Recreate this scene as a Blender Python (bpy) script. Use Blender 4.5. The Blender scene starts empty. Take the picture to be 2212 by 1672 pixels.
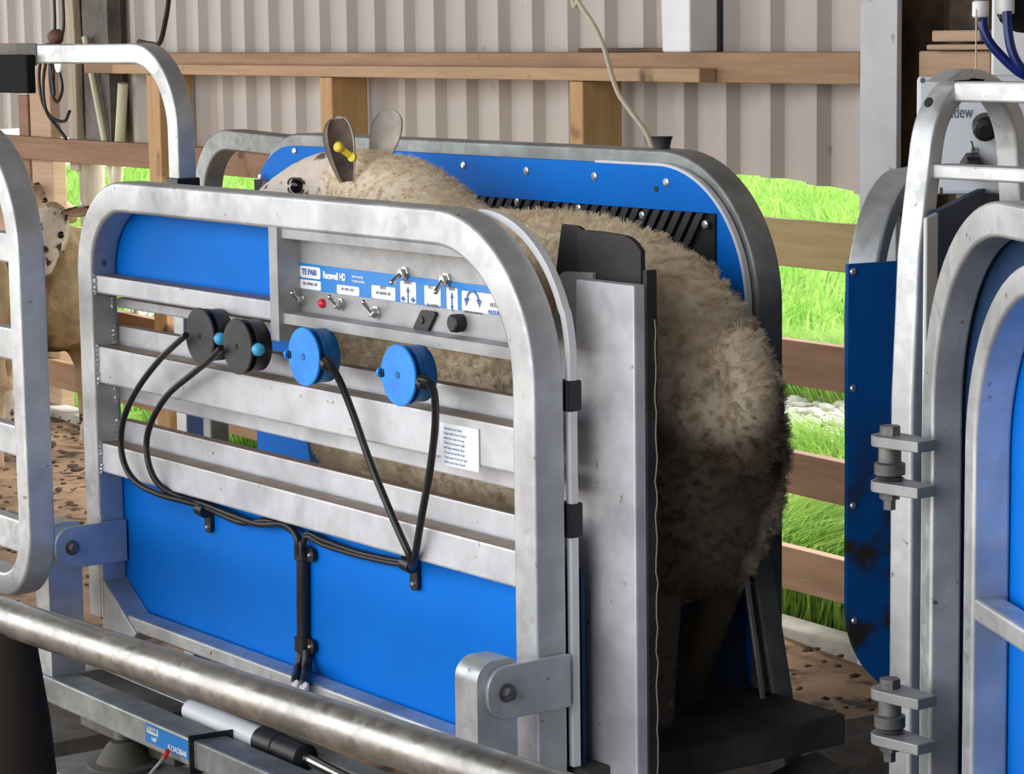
import bpy, bmesh, math, random
import numpy as np
from mathutils import Vector, Matrix, noise as mnoise
random.seed(7); rng = np.random.default_rng(7)
S = bpy.context.scene
COL = S.collection
# ------------------------------------------------------------------ camera
# world: X runs along the weigh crate (head end = -X), Y goes away through the barn wall, Z up, floor z=0
F, PX, PY, H = 5600., 1106., 836., 1.5
_u = np.array([-.0136, 1, .1369]); _u /= np.linalg.norm(_u)
_x = -np.array([-4072, 711, -5600.]); _x -= _u*(_x@_u); _x /= np.linalg.norm(_x)
_y = np.cross(_u, _x)
A = np.array([_x, _y, _u])
def ray(px, py): return A@np.array([px-PX, -(py-PY), -F])
C = -ray(1225, 1000)*3.6/F; C[2] = H
cam_d = bpy.data.cameras.new('camera'); cam = bpy.data.objects.new('camera', cam_d); COL.objects.link(cam)
cam_d.sensor_width = 36; cam_d.lens = 36*F/2212; cam_d.clip_start = .05; cam_d.clip_end = 400
cam.matrix_world = Matrix([list(A[i])+[C[i]] for i in range(3)]+[[0, 0, 0, 1]])
cam_d.dof.use_dof = False
S.camera = cam
# ------------------------------------------------------------------ light
S.view_settings.view_transform = 'Standard'; S.view_settings.look = 'None'
S.view_settings.gamma = 1; S.view_settings.use_curve_mapping = False
S.view_settings.exposure = 0.76
W = bpy.data.worlds.new('sky'); S.world = W; W.use_nodes = True
wn = W.node_tree.nodes; wl = W.node_tree.links; bg = wn['Background']
tc = wn.new('ShaderNodeTexCoord'); sx = wn.new('ShaderNodeSeparateXYZ'); cr = wn.new('ShaderNodeValToRGB')
wl.new(tc.outputs['Generated'], sx.inputs[0]); wl.new(sx.outputs['Z'], cr.inputs[0]); wl.new(cr.outputs[0], bg.inputs[0])
cr.color_ramp.elements[0].position = .0; cr.color_ramp.elements[0].color = (1, .975, .94, 1)
cr.color_ramp.elements[1].position = .7; cr.color_ramp.elements[1].color = (.80, .88, 1, 1)
bg.inputs[1].default_value = 2.0
sd = bpy.data.lights.new('sun', 'SUN'); sd.energy = 3.2; sd.angle = .5; sd.color = (1, .95, .86)
sun = bpy.data.objects.new('sun', sd); COL.objects.link(sun)
sun.rotation_euler = Vector((-.32, -.78, -1.0)).to_track_quat('-Z', 'Y').to_euler()

# ------------------------------------------------------------------ picking helpers (points on real planes)
def V(*a): return Vector(a)
def onP(px, py, p0, n):
    r = ray(px, py); p0 = np.array(p0); n = np.array(n)
    return Vector(C+r*((p0-C)@n)/(r@n))
def onY(px, py, Y=0.): return onP(px, py, (0, Y, 0), (0, 1, 0))
def onX(px, py, X): return onP(px, py, (X, 0, 0), (1, 0, 0))
def onZ(px, py, Z): return onP(px, py, (0, 0, Z), (0, 0, 1))
def atD(px, py, D): return Vector(C+ray(px, py)*D/F)
class Plane:
    """vertical plane: origin o, horizontal unit e, z up; n faces the camera"""
    def __init__(s, o, e):
        s.o = Vector((o[0], o[1], 0)); s.e = Vector((e[0], e[1], 0)).normalized(); s.z = Vector((0, 0, 1))
        s.n = s.e.cross(s.z)
        if s.n.dot(Vector(C)-s.o) < 0: s.n = -s.n
    def uv(s, px, py, off=0):
        p = onP(px, py, s.o+s.n*off, s.n); return ((p-s.o).dot(s.e), p.z)
    def pt(s, u, v, off=0): return s.o+s.e*u+s.z*v+s.n*off
def vplane(px, D, vpx):
    o = atD(px, 800, D); r = ray(vpx, 60); return Plane(o, (r[0], r[1]))
CR = Plane((0, 0, 0), (1, 0, 0))

# ------------------------------------------------------------------ materials
def mat(name, col=(.5, .5, .5), rough=.5, metal=0., spec=.5, **k):
    m = bpy.data.materials.new(name); m.use_nodes = True; nt = m.node_tree
    b = nt.nodes['Principled BSDF']; b.inputs['Base Color'].default_value = (*col, 1)
    b.inputs['Roughness'].default_value = rough; b.inputs['Metallic'].default_value = metal
    b.inputs['Specular IOR Level'].default_value = spec
    return m
def nz(m, scale, c1, c2, p1=.35, p2=.65, detail=6, rough=.6, co='Object', stretch=None, bump=0, bdist=.01, dist=0):
    nt = m.node_tree; N = nt.nodes; L = nt.links; b = N['Principled BSDF']
    t = N.new('ShaderNodeTexCoord'); mp = N.new('ShaderNodeMapping'); L.new(t.outputs[co], mp.inputs[0])
    if stretch: mp.inputs['Scale'].default_value = stretch
    n = N.new('ShaderNodeTexNoise'); n.inputs['Scale'].default_value = scale; n.inputs['Detail'].default_value = detail
    n.inputs['Roughness'].default_value = rough; n.inputs['Distortion'].default_value = dist; L.new(mp.outputs[0], n.inputs['Vector'])
    r = N.new('ShaderNodeValToRGB'); r.color_ramp.elements[0].position = p1; r.color_ramp.elements[1].position = p2
    r.color_ramp.elements[0].color = (*c1, 1); r.color_ramp.elements[1].color = (*c2, 1)
    L.new(n.outputs[0], r.inputs[0]); L.new(r.outputs[0], b.inputs['Base Color'])
    if bump:
        bp = N.new('ShaderNodeBump'); bp.inputs['Strength'].default_value = bump; bp.inputs['Distance'].default_value = bdist
        L.new(n.outputs[0], bp.inputs['Height']); L.new(bp.outputs[0], b.inputs['Normal'])
    return m, n, r, mp
def overlay(m, col, scale, p1, p2, detail=4, co='Object', stretch=None, rough=None):
    """mix a second colour over the current base colour by a noise mask (dirt, rust, stains)"""
    nt = m.node_tree; N = nt.nodes; L = nt.links; b = N['Principled BSDF']
    t = N.new('ShaderNodeTexCoord'); mp = N.new('ShaderNodeMapping'); L.new(t.outputs[co], mp.inputs[0])
    if stretch: mp.inputs['Scale'].default_value = stretch
    n = N.new('ShaderNodeTexNoise'); n.inputs['Scale'].default_value = scale; n.inputs['Detail'].default_value = detail
    L.new(mp.outputs[0], n.inputs['Vector'])
    r = N.new('ShaderNodeMapRange'); r.inputs[1].default_value = p1; r.inputs[2].default_value = p2; L.new(n.outputs[0], r.inputs[0])
    mx = N.new('ShaderNodeMix'); mx.data_type = 'RGBA'
    bi = b.inputs['Base Color']
    if bi.is_linked: L.new(bi.links[0].from_socket, mx.inputs[6])
    else: mx.inputs[6].default_value = bi.default_value
    mx.inputs[7].default_value = (*col, 1); L.new(r.outputs[0], mx.inputs[0]); L.new(mx.outputs[2], bi)
    return mx, r
def galv(name, c1, c2, rough=.42, metal=.55, scale=22, dirt=True):
    m = mat(name, c1, rough, metal)
    nz(m, scale, c1, c2, .3, .7, detail=8, bump=.06, bdist=.004)
    overlay(m, tuple(.72*q for q in c1), 7, .46, .72, 8)
    N = m.node_tree.nodes; L = m.node_tree.links; b = N['Principled BSDF']
    v = N.new('ShaderNodeTexVoronoi'); v.inputs['Scale'].default_value = 60
    t = N.new('ShaderNodeTexCoord'); L.new(t.outputs['Object'], v.inputs['Vector'])
    mr = N.new('ShaderNodeMapRange'); mr.inputs[3].default_value = rough-.09; mr.inputs[4].default_value = rough+.12
    L.new(v.outputs['Color'], mr.inputs[0]); L.new(mr.outputs[0], b.inputs['Roughness'])
    if dirt: overlay(m, (.16, .14, .11), 55, .68, .76, 5)
    return m
M = {}
M['galv'] = galv('galvanised_steel', (.50, .52, .53), (.66, .68, .69))
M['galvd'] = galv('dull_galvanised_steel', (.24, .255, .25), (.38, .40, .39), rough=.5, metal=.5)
M['galvm'] = galv('grey_switch_box_steel', (.34, .345, .35), (.46, .465, .47), rough=.5, metal=.4)
M['galvw'] = galv('pale_galvanised_plate', (.60, .61, .64), (.72, .73, .76), rough=.5, metal=.35, scale=30)
M['pipe'] = galv('brushed_pipe_steel', (.36, .35, .33), (.50, .48, .45), rough=.36, metal=.85, scale=40)
# slat steel with brown dust lying on every upward face
m = galv('dusty_galvanised_steel', (.58, .59, .62), (.70, .71, .75), rough=.47, metal=.4, scale=26)
N = m.node_tree.nodes; L = m.node_tree.links
g = N.new('ShaderNodeNewGeometry'); sp = N.new('ShaderNodeSeparateXYZ'); L.new(g.outputs['True Normal'], sp.inputs[0])
r = N.new('ShaderNodeMapRange'); r.inputs[1].default_value = .6; r.inputs[2].default_value = .9; L.new(sp.outputs['Z'], r.inputs[0])
mx = N.new('ShaderNodeMix'); mx.data_type = 'RGBA'; bi = N['Principled BSDF'].inputs['Base Color']
L.new(bi.links[0].from_socket, mx.inputs[6]); mx.inputs[7].default_value = (.26, .185, .13, 1)
L.new(r.outputs[0], mx.inputs[0]); L.new(mx.outputs[2], bi)
r2 = N.new('ShaderNodeMapRange'); r2.inputs[3].default_value = .4; r2.inputs[4].default_value = 0; L.new(r.outputs[0], r2.inputs[0]); L.new(r2.outputs[0], N['Principled BSDF'].inputs['Metallic'])
M['slat'] = m
M['blue'] = mat('blue_plastic_sheet', (.002, .16, .66), .55, spec=.12); nz(M['blue'], 3, (.0, .160, .66), (.0, .19, .75), bump=.03)
overlay(M['blue'], (.01, .05, .12), 90, .72, .78, 3)
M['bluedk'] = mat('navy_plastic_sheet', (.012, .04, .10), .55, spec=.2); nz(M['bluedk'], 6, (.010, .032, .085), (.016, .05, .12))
M['bluedirt'] = mat('muddy_blue_sheet', (.002, .09, .38), .5); nz(M['bluedirt'], 3, (.001, .085, .34), (.002, .11, .42))
mx_, r_ = overlay(M['bluedirt'], (.035, .033, .025), 13, .47, .60, 9)
# dried mud splashes sit low on the sheet
N = M['bluedirt'].node_tree.nodes; L = M['bluedirt'].node_tree.links
g = N.new('ShaderNodeNewGeometry'); sp = N.new('ShaderNodeSeparateXYZ'); L.new(g.outputs['Position'], sp.inputs[0])
hh = N.new('ShaderNodeMapRange'); hh.inputs[1].default_value = .95; hh.inputs[2].default_value = .72; L.new(sp.outputs['Z'], hh.inputs[0])
mu = N.new('ShaderNodeMath'); mu.operation = 'MULTIPLY'; L.new(r_.outputs[0], mu.inputs[0]); L.new(hh.outputs[0], mu.inputs[1]); L.new(mu.outputs[0], mx_.inputs[0])
M['puck'] = mat('bright_blue_plastic', (.004, .26, .86), .38); nz(M['puck'], 25, (.004, .23, .80), (.006, .30, .92))
M['puckd'] = mat('blue_plastic_body', (.006, .12, .36), .42); nz(M['puckd'], 20, (.005, .10, .31), (.008, .15, .42))
M['cyan'] = mat('light_blue_plastic', (.06, .45, .80), .35)
M['black'] = mat('black_plastic', (.014, .014, .016), .42)
M['blackd'] = mat('dull_black_disc', (.045, .045, .048), .6); nz(M['blackd'], 14, (.038, .038, .04), (.058, .058, .06))
M['rubber'] = mat('black_rubber', (.018, .017, .018), .62); nz(M['rubber'], 12, (.014, .013, .014), (.035, .031, .028), bump=.1)
M['strip'] = mat('ribbed_rubber', (.022, .023, .028), .5)
M['stripd'] = mat('rubber_groove', (.006, .006, .008), .7)
M['matt'] = mat('matt_black_paint', (.012, .012, .012), .9, spec=.15)
M['cable'] = mat('black_cable', (.012, .012, .013), .38)
M['white'] = mat('white_plastic', (.80, .82, .84), .4); nz(M['white'], 9, (.74, .76, .78), (.84, .86, .88))
M['cab'] = mat('white_painted_cabinet', (.66, .70, .76), .35); nz(M['cab'], 5, (.60, .65, .72), (.70, .74, .80))
M['label'] = mat('white_label', (.86, .90, .92), .35)
M['lblue'] = mat('blue_label', (.008, .22, .66), .35)
M['ink'] = mat('blue_ink', (.06, .16, .45), .5)
M['inkg'] = mat('grey_ink', (.20, .21, .24), .6)
M['chrome'] = mat('chrome', (.62, .60, .56), .22, 1.)
M['screw'] = mat('screw_head', (.75, .75, .74), .25, .8)
M['red'] = mat('red_lens', (.75, .03, .04), .25)
M['steel'] = mat('weathered_bolt_steel', (.20, .20, .19), .55, .7); nz(M['steel'], 30, (.13, .125, .12), (.26, .26, .25))
def timber(name, c1, c2, st=(1, 1, 14), scale=3, kn=(.10, .05, .02)):
    m = mat(name, c1, .75); nz(m, scale, c1, c2, .3, .7, detail=9, stretch=st, bump=.25, bdist=.004, dist=.6)
    overlay(m, kn, 5, .66, .74, 3); return m
M['wood'] = timber('brown_treated_timber', (.27, .155, .085), (.40, .25, .145))
M['woodp'] = timber('pale_pink_timber', (.42, .27, .17), (.52, .36, .25))
M['woody'] = timber('yellow_green_timber', (.36, .27, .10), (.46, .36, .17))
M['woodr'] = timber('red_brown_timber', (.20, .105, .060), (.31, .175, .105))
M['wood_post'] = timber('orange_brown_post', (.42, .25, .11), (.55, .35, .17), st=(12, 12, 1))
M['bark'] = timber('grey_barked_post', (.30, .24, .18), (.50, .43, .34), st=(10, 10, 1), scale=4)
M['clad'] = mat('putty_coated_sheet', (.42, .37, .345), .5); nz(M['clad'], 2.2, (.415, .37, .34), (.475, .43, .395), stretch=(1, 1, .4))
overlay(M['clad'], (.14, .12, .105), 14, .70, .80, 5)
M['rust'] = mat('rusty_steel', (.06, .045, .035), .8); nz(M['rust'], 9, (.035, .027, .022), (.20, .115, .06), .35, .75, detail=10, bump=.3)
M['column'] = mat('chipped_pale_paint', (.50, .51, .54), .45); nz(M['column'], 5, (.46, .47, .50), (.56, .57, .60))
overlay(M['column'], (.24, .12, .035), 12, .64, .70, 7)
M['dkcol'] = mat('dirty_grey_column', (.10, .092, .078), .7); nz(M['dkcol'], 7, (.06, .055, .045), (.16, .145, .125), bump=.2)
M['cream'] = mat('cream_pipe_plastic', (.60, .57, .40), .5); nz(M['cream'], 6, (.54, .50, .35), (.66, .64, .47))
M['rope'] = mat('cream_cable', (.55, .48, .38), .6)
M['hose'] = mat('dark_blue_hose', (.004, .018, .16), .3)
M['yellow'] = mat('yellow_plastic', (.80, .62, .03), .4)
M['floor'] = mat('dried_mud', (.40, .25, .14), .95); nz(M['floor'], 3.5, (.22, .135, .078), (.46, .30, .175), .3, .6, detail=12, bump=.6, bdist=.03)
overlay(M['floor'], (.065, .045, .03), 9, .54, .66, 8)
M['clod'] = mat('dark_manure_clod', (.09, .062, .04), .9); nz(M['clod'], 20, (.05, .036, .024), (.14, .10, .07), bump=.6)
M['dplat'] = mat('dirty_platform_mat', (.05, .045, .04), .85); nz(M['dplat'], 8, (.025, .022, .018), (.075, .068, .06), bump=.4)
M['soil'] = mat('meadow_soil', (.10, .15, .035), 1); nz(M['soil'], 9, (.07, .18, .015), (.17, .34, .045), .3, .7, detail=10)
M['gravel'] = mat('pale_gravel', (.42, .39, .35), .9)
M['stone'] = mat('pale_stone', (.42, .39, .35), .9); nz(M['stone'], 4, (.24, .20, .17), (.50, .47, .43), .3, .6, detail=3)
M['stonep'] = mat('pink_rubble', (.50, .30, .24), .9); nz(M['stonep'], 2.5, (.50, .28, .22), (.72, .60, .54), .4, .6, detail=3)
M['concrete'] = mat('pale_concrete', (.40, .37, .33), .9); nz(M['concrete'], 7, (.32, .29, .25), (.46, .43, .38), bump=.2)
def grassm(name, a, b):
    m = mat(name, a, .6); nz(m, 2.2, a, b, .35, .65, detail=4)
    N = m.node_tree.nodes; L = m.node_tree.links; bs = N['Principled BSDF']
    tr = N.new('ShaderNodeBsdfTranslucent'); mx = N.new('ShaderNodeMixShader'); mx.inputs[0].default_value = .45
    L.new(bs.inputs['Base Color'].links[0].from_socket, tr.inputs[0]); L.new(bs.outputs[0], mx.inputs[1]); L.new(tr.outputs[0], mx.inputs[2])
    L.new(mx.outputs[0], N['Material Output'].inputs[0]); return m
M['grass'] = grassm('fresh_green_grass', (.13, .33, .035), (.44, .58, .15))

# ------------------------------------------------------------------ mesh helpers
def link(name, me, parent=None, mats=()):
    o = bpy.data.objects.new(name, me); COL.objects.link(o)
    if parent is not None:
        o.parent = parent; o.matrix_parent_inverse = parent.matrix_world.inverted()
    for m_ in (mats if isinstance(mats, (list, tuple)) else [mats]): me.materials.append(M[m_] if isinstance(m_, str) else m_)
    return o
def tag(o, label=None, cat=None, group=None, kind=None):
    if label: o['label'] = label
    if cat: o['category'] = cat
    if group: o['group'] = group
    if kind: o['kind'] = kind
    return o
def thing(name, loc, label, cat, group=None):
    o = bpy.data.objects.new(name, None); COL.objects.link(o); o.location = loc; o.empty_display_size = .1
    o.matrix_world = Matrix.Translation(Vector(loc)); return tag(o, label, cat, group)
class MB:
    def __init__(s): s.bm = bmesh.new(); s.mi = 0
    def _f(s, vs, sm=False):
        try: f = s.bm.faces.new(vs); f.material_index = s.mi; f.smooth = sm
        except ValueError: pass
    def hexa(s, p):
        v = [s.bm.verts.new(q) for q in p]
        for f in ((0, 3, 2, 1), (4, 5, 6, 7), (0, 1, 5, 4), (1, 2, 6, 5), (2, 3, 7, 6), (3, 0, 4, 7)): s._f([v[i] for i in f])
        return s
    def box(s, a, b):
        (x0, y0, z0), (x1, y1, z1) = a, b
        return s.hexa([(x0, y0, z0), (x1, y0, z0), (x1, y1, z0), (x0, y1, z0), (x0, y0, z1), (x1, y0, z1), (x1, y1, z1), (x0, y1, z1)])
    def pbox(s, P, u0, u1, v0, v1, f, b):
        """box on a Plane from offset b (behind) to f (front)"""
        return s.hexa([P.pt(u0, v0, f), P.pt(u1, v0, f), P.pt(u1, v0, b), P.pt(u0, v0, b), P.pt(u0, v1, f), P.pt(u1, v1, f), P.pt(u1, v1, b), P.pt(u0, v1, b)])
    def prism(s, pts, d, sm=False):
        """polygon points (3D) extruded along vector d"""
        d = Vector(d); a = [s.bm.verts.new(p) for p in pts]; b = [s.bm.verts.new(Vector(p)+d) for p in pts]; n = len(pts)
        s._f(a[::-1]); s._f(b)
        for i in range(n): s._f([a[i], a[(i+1) % n], b[(i+1) % n], b[i]], sm)
        return s
    def sweep(s, pts, prof, n, closed=False, sm=True):
        n = Vector(n).normalized(); K = len(pts); rings = []
        for i, p in enumerate(pts):
            p = Vector(p)
            if closed: a, b = Vector(pts[i-1]), Vector(pts[(i+1) % K])
            else: a, b = Vector(pts[max(i-1, 0)]), Vector(pts[min(i+1, K-1)])
            t1 = (p-a).normalized() if (p-a).length > 1e-7 else (b-p).normalized(); t2 = (b-p).normalized() if (b-p).length > 1e-7 else t1
            t = (t1+t2).normalized(); sc = 1/max(.5, t.dot(t1)); sd_ = t.cross(n).normalized()
            rings.append([s.bm.verts.new(p+sd_*a_*sc+n*b_) for a_, b_ in prof])
        m = len(prof)
        for i in range(K if closed else K-1):
            r0, r1 = rings[i], rings[(i+1) % K]
            for j in range(m): s._f([r0[j], r0[(j+1) % m], r1[(j+1) % m], r1[j]], sm)
        if not closed: s._f(rings[0][::-1]); s._f(rings[-1])
        return s
    def tube(s, pts, r, seg=12, caps=True, sm=True):
        """round tube along free 3D polyline; r number or list"""
        pts = [Vector(p) for p in pts]; K = len(pts); rs = r if isinstance(r, (list, tuple)) else [r]*K
        t0 = (pts[1]-pts[0]).normalized(); up = Vector((0, 0, 1)) if abs(t0.z) < .9 else Vector((1, 0, 0))
        u = t0.cross(up).normalized(); rings = []
        for i in range(K):
            t = (pts[min(i+1, K-1)]-pts[max(i-1, 0)]).normalized(); u = (u-t*u.dot(t)).normalized(); w = t.cross(u)
            rings.append([s.bm.verts.new(pts[i]+(u*math.cos(2*math.pi*j/seg)+w*math.sin(2*math.pi*j/seg))*rs[i]) for j in range(seg)])
        for i in range(K-1):
            for j in range(seg): s._f([rings[i][j], rings[i][(j+1) % seg], rings[i+1][(j+1) % seg], rings[i+1][j]], sm)
        if caps: s._f(rings[0][::-1]); s._f(rings[-1])
        return s
    def lathe(s, c, ax, prof, seg=32, sm=True):
        """prof: (radius, distance along ax)"""
        ax = Vector(ax).normalized(); c = Vector(c); up = Vector((0, 0, 1)) if abs(ax.z) < .9 else Vector((1, 0, 0))
        u = ax.cross(up).normalized(); w = ax.cross(u); rings = []
        for r, h in prof:
            rings.append([s.bm.verts.new(c+ax*h+(u*math.cos(2*math.pi*j/seg)+w*math.sin(2*math.pi*j/seg))*max(r, 1e-5)) for j in range(seg)])
        for i in range(len(prof)-1):
            flat = abs(prof[i][0]-prof[i+1][0]) < 1e-9 or True
            for j in range(seg): s._f([rings[i][j], rings[i][(j+1) % seg], rings[i+1][(j+1) % seg], rings[i+1][j]], sm)
        s._f(rings[0][::-1]); s._f(rings[-1]); return s
    def blob(s, c, r, jit=0., sub=1, sc=(1, 1, 1)):
        g = bmesh.ops.create_icosphere(s.bm, subdivisions=sub, radius=r)['verts']
        for v in g: v.co = Vector([v.co[i]*sc[i]*(1+random.uniform(-jit, jit)) for i in range(3)])+Vector(c)
        for f in {f for v in g for f in v.link_faces}: f.material_index = s.mi; f.smooth = True
        return s
    def mesh(s, name, bevel=0, fix=True, ang=40):
        if fix: bmesh.ops.recalc_face_normals(s.bm, faces=s.bm.faces)
        if bevel:
            ed = [e for e in s.bm.edges if len(e.link_faces) == 2 and e.calc_face_angle(0) > math.radians(50)]
            bmesh.ops.bevel(s.bm, geom=ed, offset=bevel, segments=2, affect='EDGES', profile=.5, clamp_overlap=True)
        for e in s.bm.edges:
            if len(e.link_faces) == 2 and e.calc_face_angle(0) > math.radians(ang): e.smooth = False
        me = bpy.data.meshes.new(name); s.bm.to_mesh(me); s.bm.free(); return me
    def obj(s, name, m_, parent=None, bevel=0, **k):
        o = link(name, s.mesh(name, bevel, **k), parent, m_)
        if any(p.use_smooth for p in o.data.polygons) and len(o.data.polygons) < 6000:
            w = o.modifiers.new('normals', 'WEIGHTED_NORMAL'); w.keep_sharp = True; w.weight = 80
        return o
def rr(w, h, r=.006, seg=3):
    out = []
    for cx, cy, a0 in ((w/2-r, h/2-r, 0), (-w/2+r, h/2-r, 90), (-w/2+r, -h/2+r, 180), (w/2-r, -h/2+r, 270)):
        for i in range(seg+1):
            a = math.radians(a0+90*i/seg); out.append((cx+r*math.cos(a), cy+r*math.sin(a)))
    return out
def rpoly(P2, radii, closed=False, seg=14):
    """round the corners of a 2D polyline"""
    out = []; n = len(P2)
    for i in range(n):
        if not closed and i in (0, n-1) or radii[i] <= 0: out.append(P2[i]); continue
        p, a, b = (np.array(P2[k]) for k in (i, i-1, (i+1) % n))
        d1 = (a-p)/np.linalg.norm(a-p); d2 = (b-p)/np.linalg.norm(b-p); r = radii[i]
        ang = math.acos(max(-1, min(1, d1@d2))); t = r/math.tan(ang/2); c = p+(d1+d2)/np.linalg.norm(d1+d2)*r/math.sin(ang/2)
        s0 = p+d1*t-c; s1 = p+d2*t-c; th = math.acos(max(-1, min(1, (s0@s1)/r/r)))
        for k in range(seg+1):
            f = k/seg; q = (math.sin((1-f)*th)*s0+math.sin(f*th)*s1)/math.sin(th); out.append(tuple(c+q))
    return out
def smooth_path(pts, n=8):
    P_ = [Vector(p) for p in pts]; P_ = [P_[0]*2-P_[1]]+P_+[P_[-1]*2-P_[-2]]; out = []
    for i in range(1, len(P_)-2):
        for k in range(n):
            t = k/n; a, b, c, d = P_[i-1:i+3]
            out.append(.5*((2*b)+(c-a)*t+(2*a-5*b+4*c-d)*t*t+(3*b-a-3*c+d)*t**3))
    out.append(P_[-2]); return out
def text(name, s, x, size, origin, ex, ey, m_, parent, align='CENTER', bold=0., sx=1., depth=.0003, lines=1.):
    cu = bpy.data.curves.new('t', 'FONT'); cu.body = s; cu.size = size; cu.align_x = align; cu.align_y = 'CENTER'
    cu.offset = bold; cu.extrude = depth; cu.resolution_u = 3
    o = bpy.data.objects.new('t', cu); COL.objects.link(o)
    dg = bpy.context.evaluated_depsgraph_get(); me = bpy.data.meshes.new_from_object(o.evaluated_get(dg))
    bpy.data.objects.remove(o); bpy.data.curves.remove(cu); me.materials.clear()
    ex = Vector(ex).normalized(); ey = Vector(ey).normalized(); ez = ex.cross(ey)
    Mx = Matrix(((ex.x*sx, ey.x, ez.x, origin[0]), (ex.y*sx, ey.y, ez.y, origin[1]), (ex.z*sx, ey.z, ez.z, origin[2]), (0, 0, 0, 1)))
    me.transform(Mx); return link(name, me, parent, m_)
def organic(build, voxel, smooth=6, mats=()):
    mb = MB(); build(mb); bmesh.ops.recalc_face_normals(mb.bm, faces=mb.bm.faces)
    me = bpy.data.meshes.new('o'); mb.bm.to_mesh(me); mb.bm.free(); o = bpy.data.objects.new('o', me); COL.objects.link(o)
    m1 = o.modifiers.new('r', 'REMESH'); m1.mode = 'VOXEL'; m1.voxel_size = voxel
    m2 = o.modifiers.new('s', 'SMOOTH'); m2.iterations = smooth; m2.factor = .5
    dg = bpy.context.evaluated_depsgraph_get(); dg.update(); r = bpy.data.meshes.new_from_object(o.evaluated_get(dg))
    bpy.data.objects.remove(o); bpy.data.meshes.remove(me)
    for p in r.polygons: p.use_smooth = True
    return r
def loft(mb, secs, seg=20):
    """secs: (center, half-u vector, half-v vector) ellipses"""
    rings = [[mb.bm.verts.new(Vector(c)+Vector(a)*math.cos(2*math.pi*j/seg)+Vector(b)*math.sin(2*math.pi*j/seg)) for j in range(seg)] for c, a, b in secs]
    for i in range(len(rings)-1):
        for j in range(seg): mb._f([rings[i][j], rings[i][(j+1) % seg], rings[i+1][(j+1) % seg], rings[i+1][j]], True)
    mb._f(rings[0][::-1]); mb._f(rings[-1])

# ================================================================== SETTING
FP = Plane(onZ(1750, 1375, 0), (-.998, .063))       # barn wall / fence line; e runs to the left-far end
if FP.e.x > 0: FP.e = -FP.e
# ---- floor
nx, ny = 90, 70; mb = MB(); gx = np.linspace(-22, 10, nx); gy = np.linspace(-9, 0, ny); vs = []
for j in range(ny):
    for i in range(nx):
        u = gx[i]; base = FP.o+FP.n*(-.02-gy[j] if False else -gy[j])-FP.e*u
        z = .03*(mnoise.noise(Vector((base.x*2, base.y*2, 0)))+.5*mnoise.noise(Vector((base.x*6, base.y*6, 3))))-.02
        vs.append(mb.bm.verts.new((base.x, base.y, z)))
for j in range(ny-1):
    for i in range(nx-1): mb._f([vs[j*nx+i], vs[j*nx+i+1], vs[(j+1)*nx+i+1], vs[(j+1)*nx+i]], True)
o = mb.obj('floor', 'floor'); tag(o, kind='structure')
# clods of manure and mud
_b = bmesh.new(); bmesh.ops.create_icosphere(_b, subdivisions=2, radius=1); _b.verts.ensure_lookup_table()
ICO_V = np.array([v.co for v in _b.verts]); ICO_F = np.array([[v.index for v in f.verts] for f in _b.faces]); _b.free()
def scatter(name, m_, items, sc, jit=.25, extra=None):
    """one stuff mesh of many little stones; items: (x, y, z, r)"""
    P_ = np.array([i[:3] for i in items]); r_ = np.array([i[3] for i in items]); n = len(r_); nv = len(ICO_V)
    ang = rng.uniform(0, 6.28, n); ca, sa = np.cos(ang), np.sin(ang)
    lump = 1+jit*np.sin(ICO_V[None]@rng.normal(0, 2.2, (n, 3, 1))+rng.uniform(0, 6, (n, 1, 1)))[..., 0]+rng.uniform(-jit*.2, jit*.2, (n, nv))
    v = ICO_V[None]*lump[..., None]*np.array(sc); x = v[..., 0]*ca[:, None]-v[..., 1]*sa[:, None]; y = v[..., 0]*sa[:, None]+v[..., 1]*ca[:, None]
    v = np.stack([x, y, v[..., 2]], -1)*r_[:, None, None]+P_[:, None]; f = (ICO_F[None]+(np.arange(n)*nv)[:, None, None]).reshape(-1, 3); v = v.reshape(-1, 3)
    if extra: f = np.concatenate([f, np.array([[0, 1, 2], [0, 2, 3]])+len(v)]); v = np.concatenate([v, np.array(extra)])
    me = bpy.data.meshes.new(name); me.vertices.add(len(v)); me.vertices.foreach_set('co', v.astype(np.float32).ravel())
    me.loops.add(f.size); me.loops.foreach_set('vertex_index', f.astype(np.int32).ravel())
    me.polygons.add(len(f)); me.polygons.foreach_set('loop_start', np.arange(len(f), dtype=np.int32)*3); me.update(calc_edges=True)
    return link(name, me, None, m_)
items = []
for k in range(2400):
    u = random.uniform(-1.5, 9); d = abs(random.gauss(0, 1.2))+.05
    if d > 5.5: continue
    p = FP.pt(u, 0, d); r = random.uniform(.004, .008)+.014*random.random()**4
    items.append((p.x, p.y, r*.05, r))
o = scatter('manure_clods', 'clod', items, (1.3, 1.0, .45), .3); tag(o, 'dark clods of mud and droppings scattered on the barn floor', 'droppings', kind='stuff')
RU, RD = 24., 7.5     # the rubble yard begins this far along and out from the wall
# ---- meadow, gravel, rubble
mb = MB(); mb.hexa([FP.pt(-30, -.5, -.02), FP.pt(60, -.5, -.02), FP.pt(60, -.5, -120), FP.pt(-30, -.5, -120), FP.pt(-30, -.03, -.02), FP.pt(60, -.03, -.02), FP.pt(60, -.03, -120), FP.pt(-30, -.03, -120)])
o = mb.obj('ground', 'soil'); tag(o, kind='structure')
# kerb
kerb = MB(); kerb.pbox(FP, -8, 14, -.2, .014, .03, -.07)
o = kerb.obj('trim_1', 'concrete', bevel=.006); tag(o, kind='structure')
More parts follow.
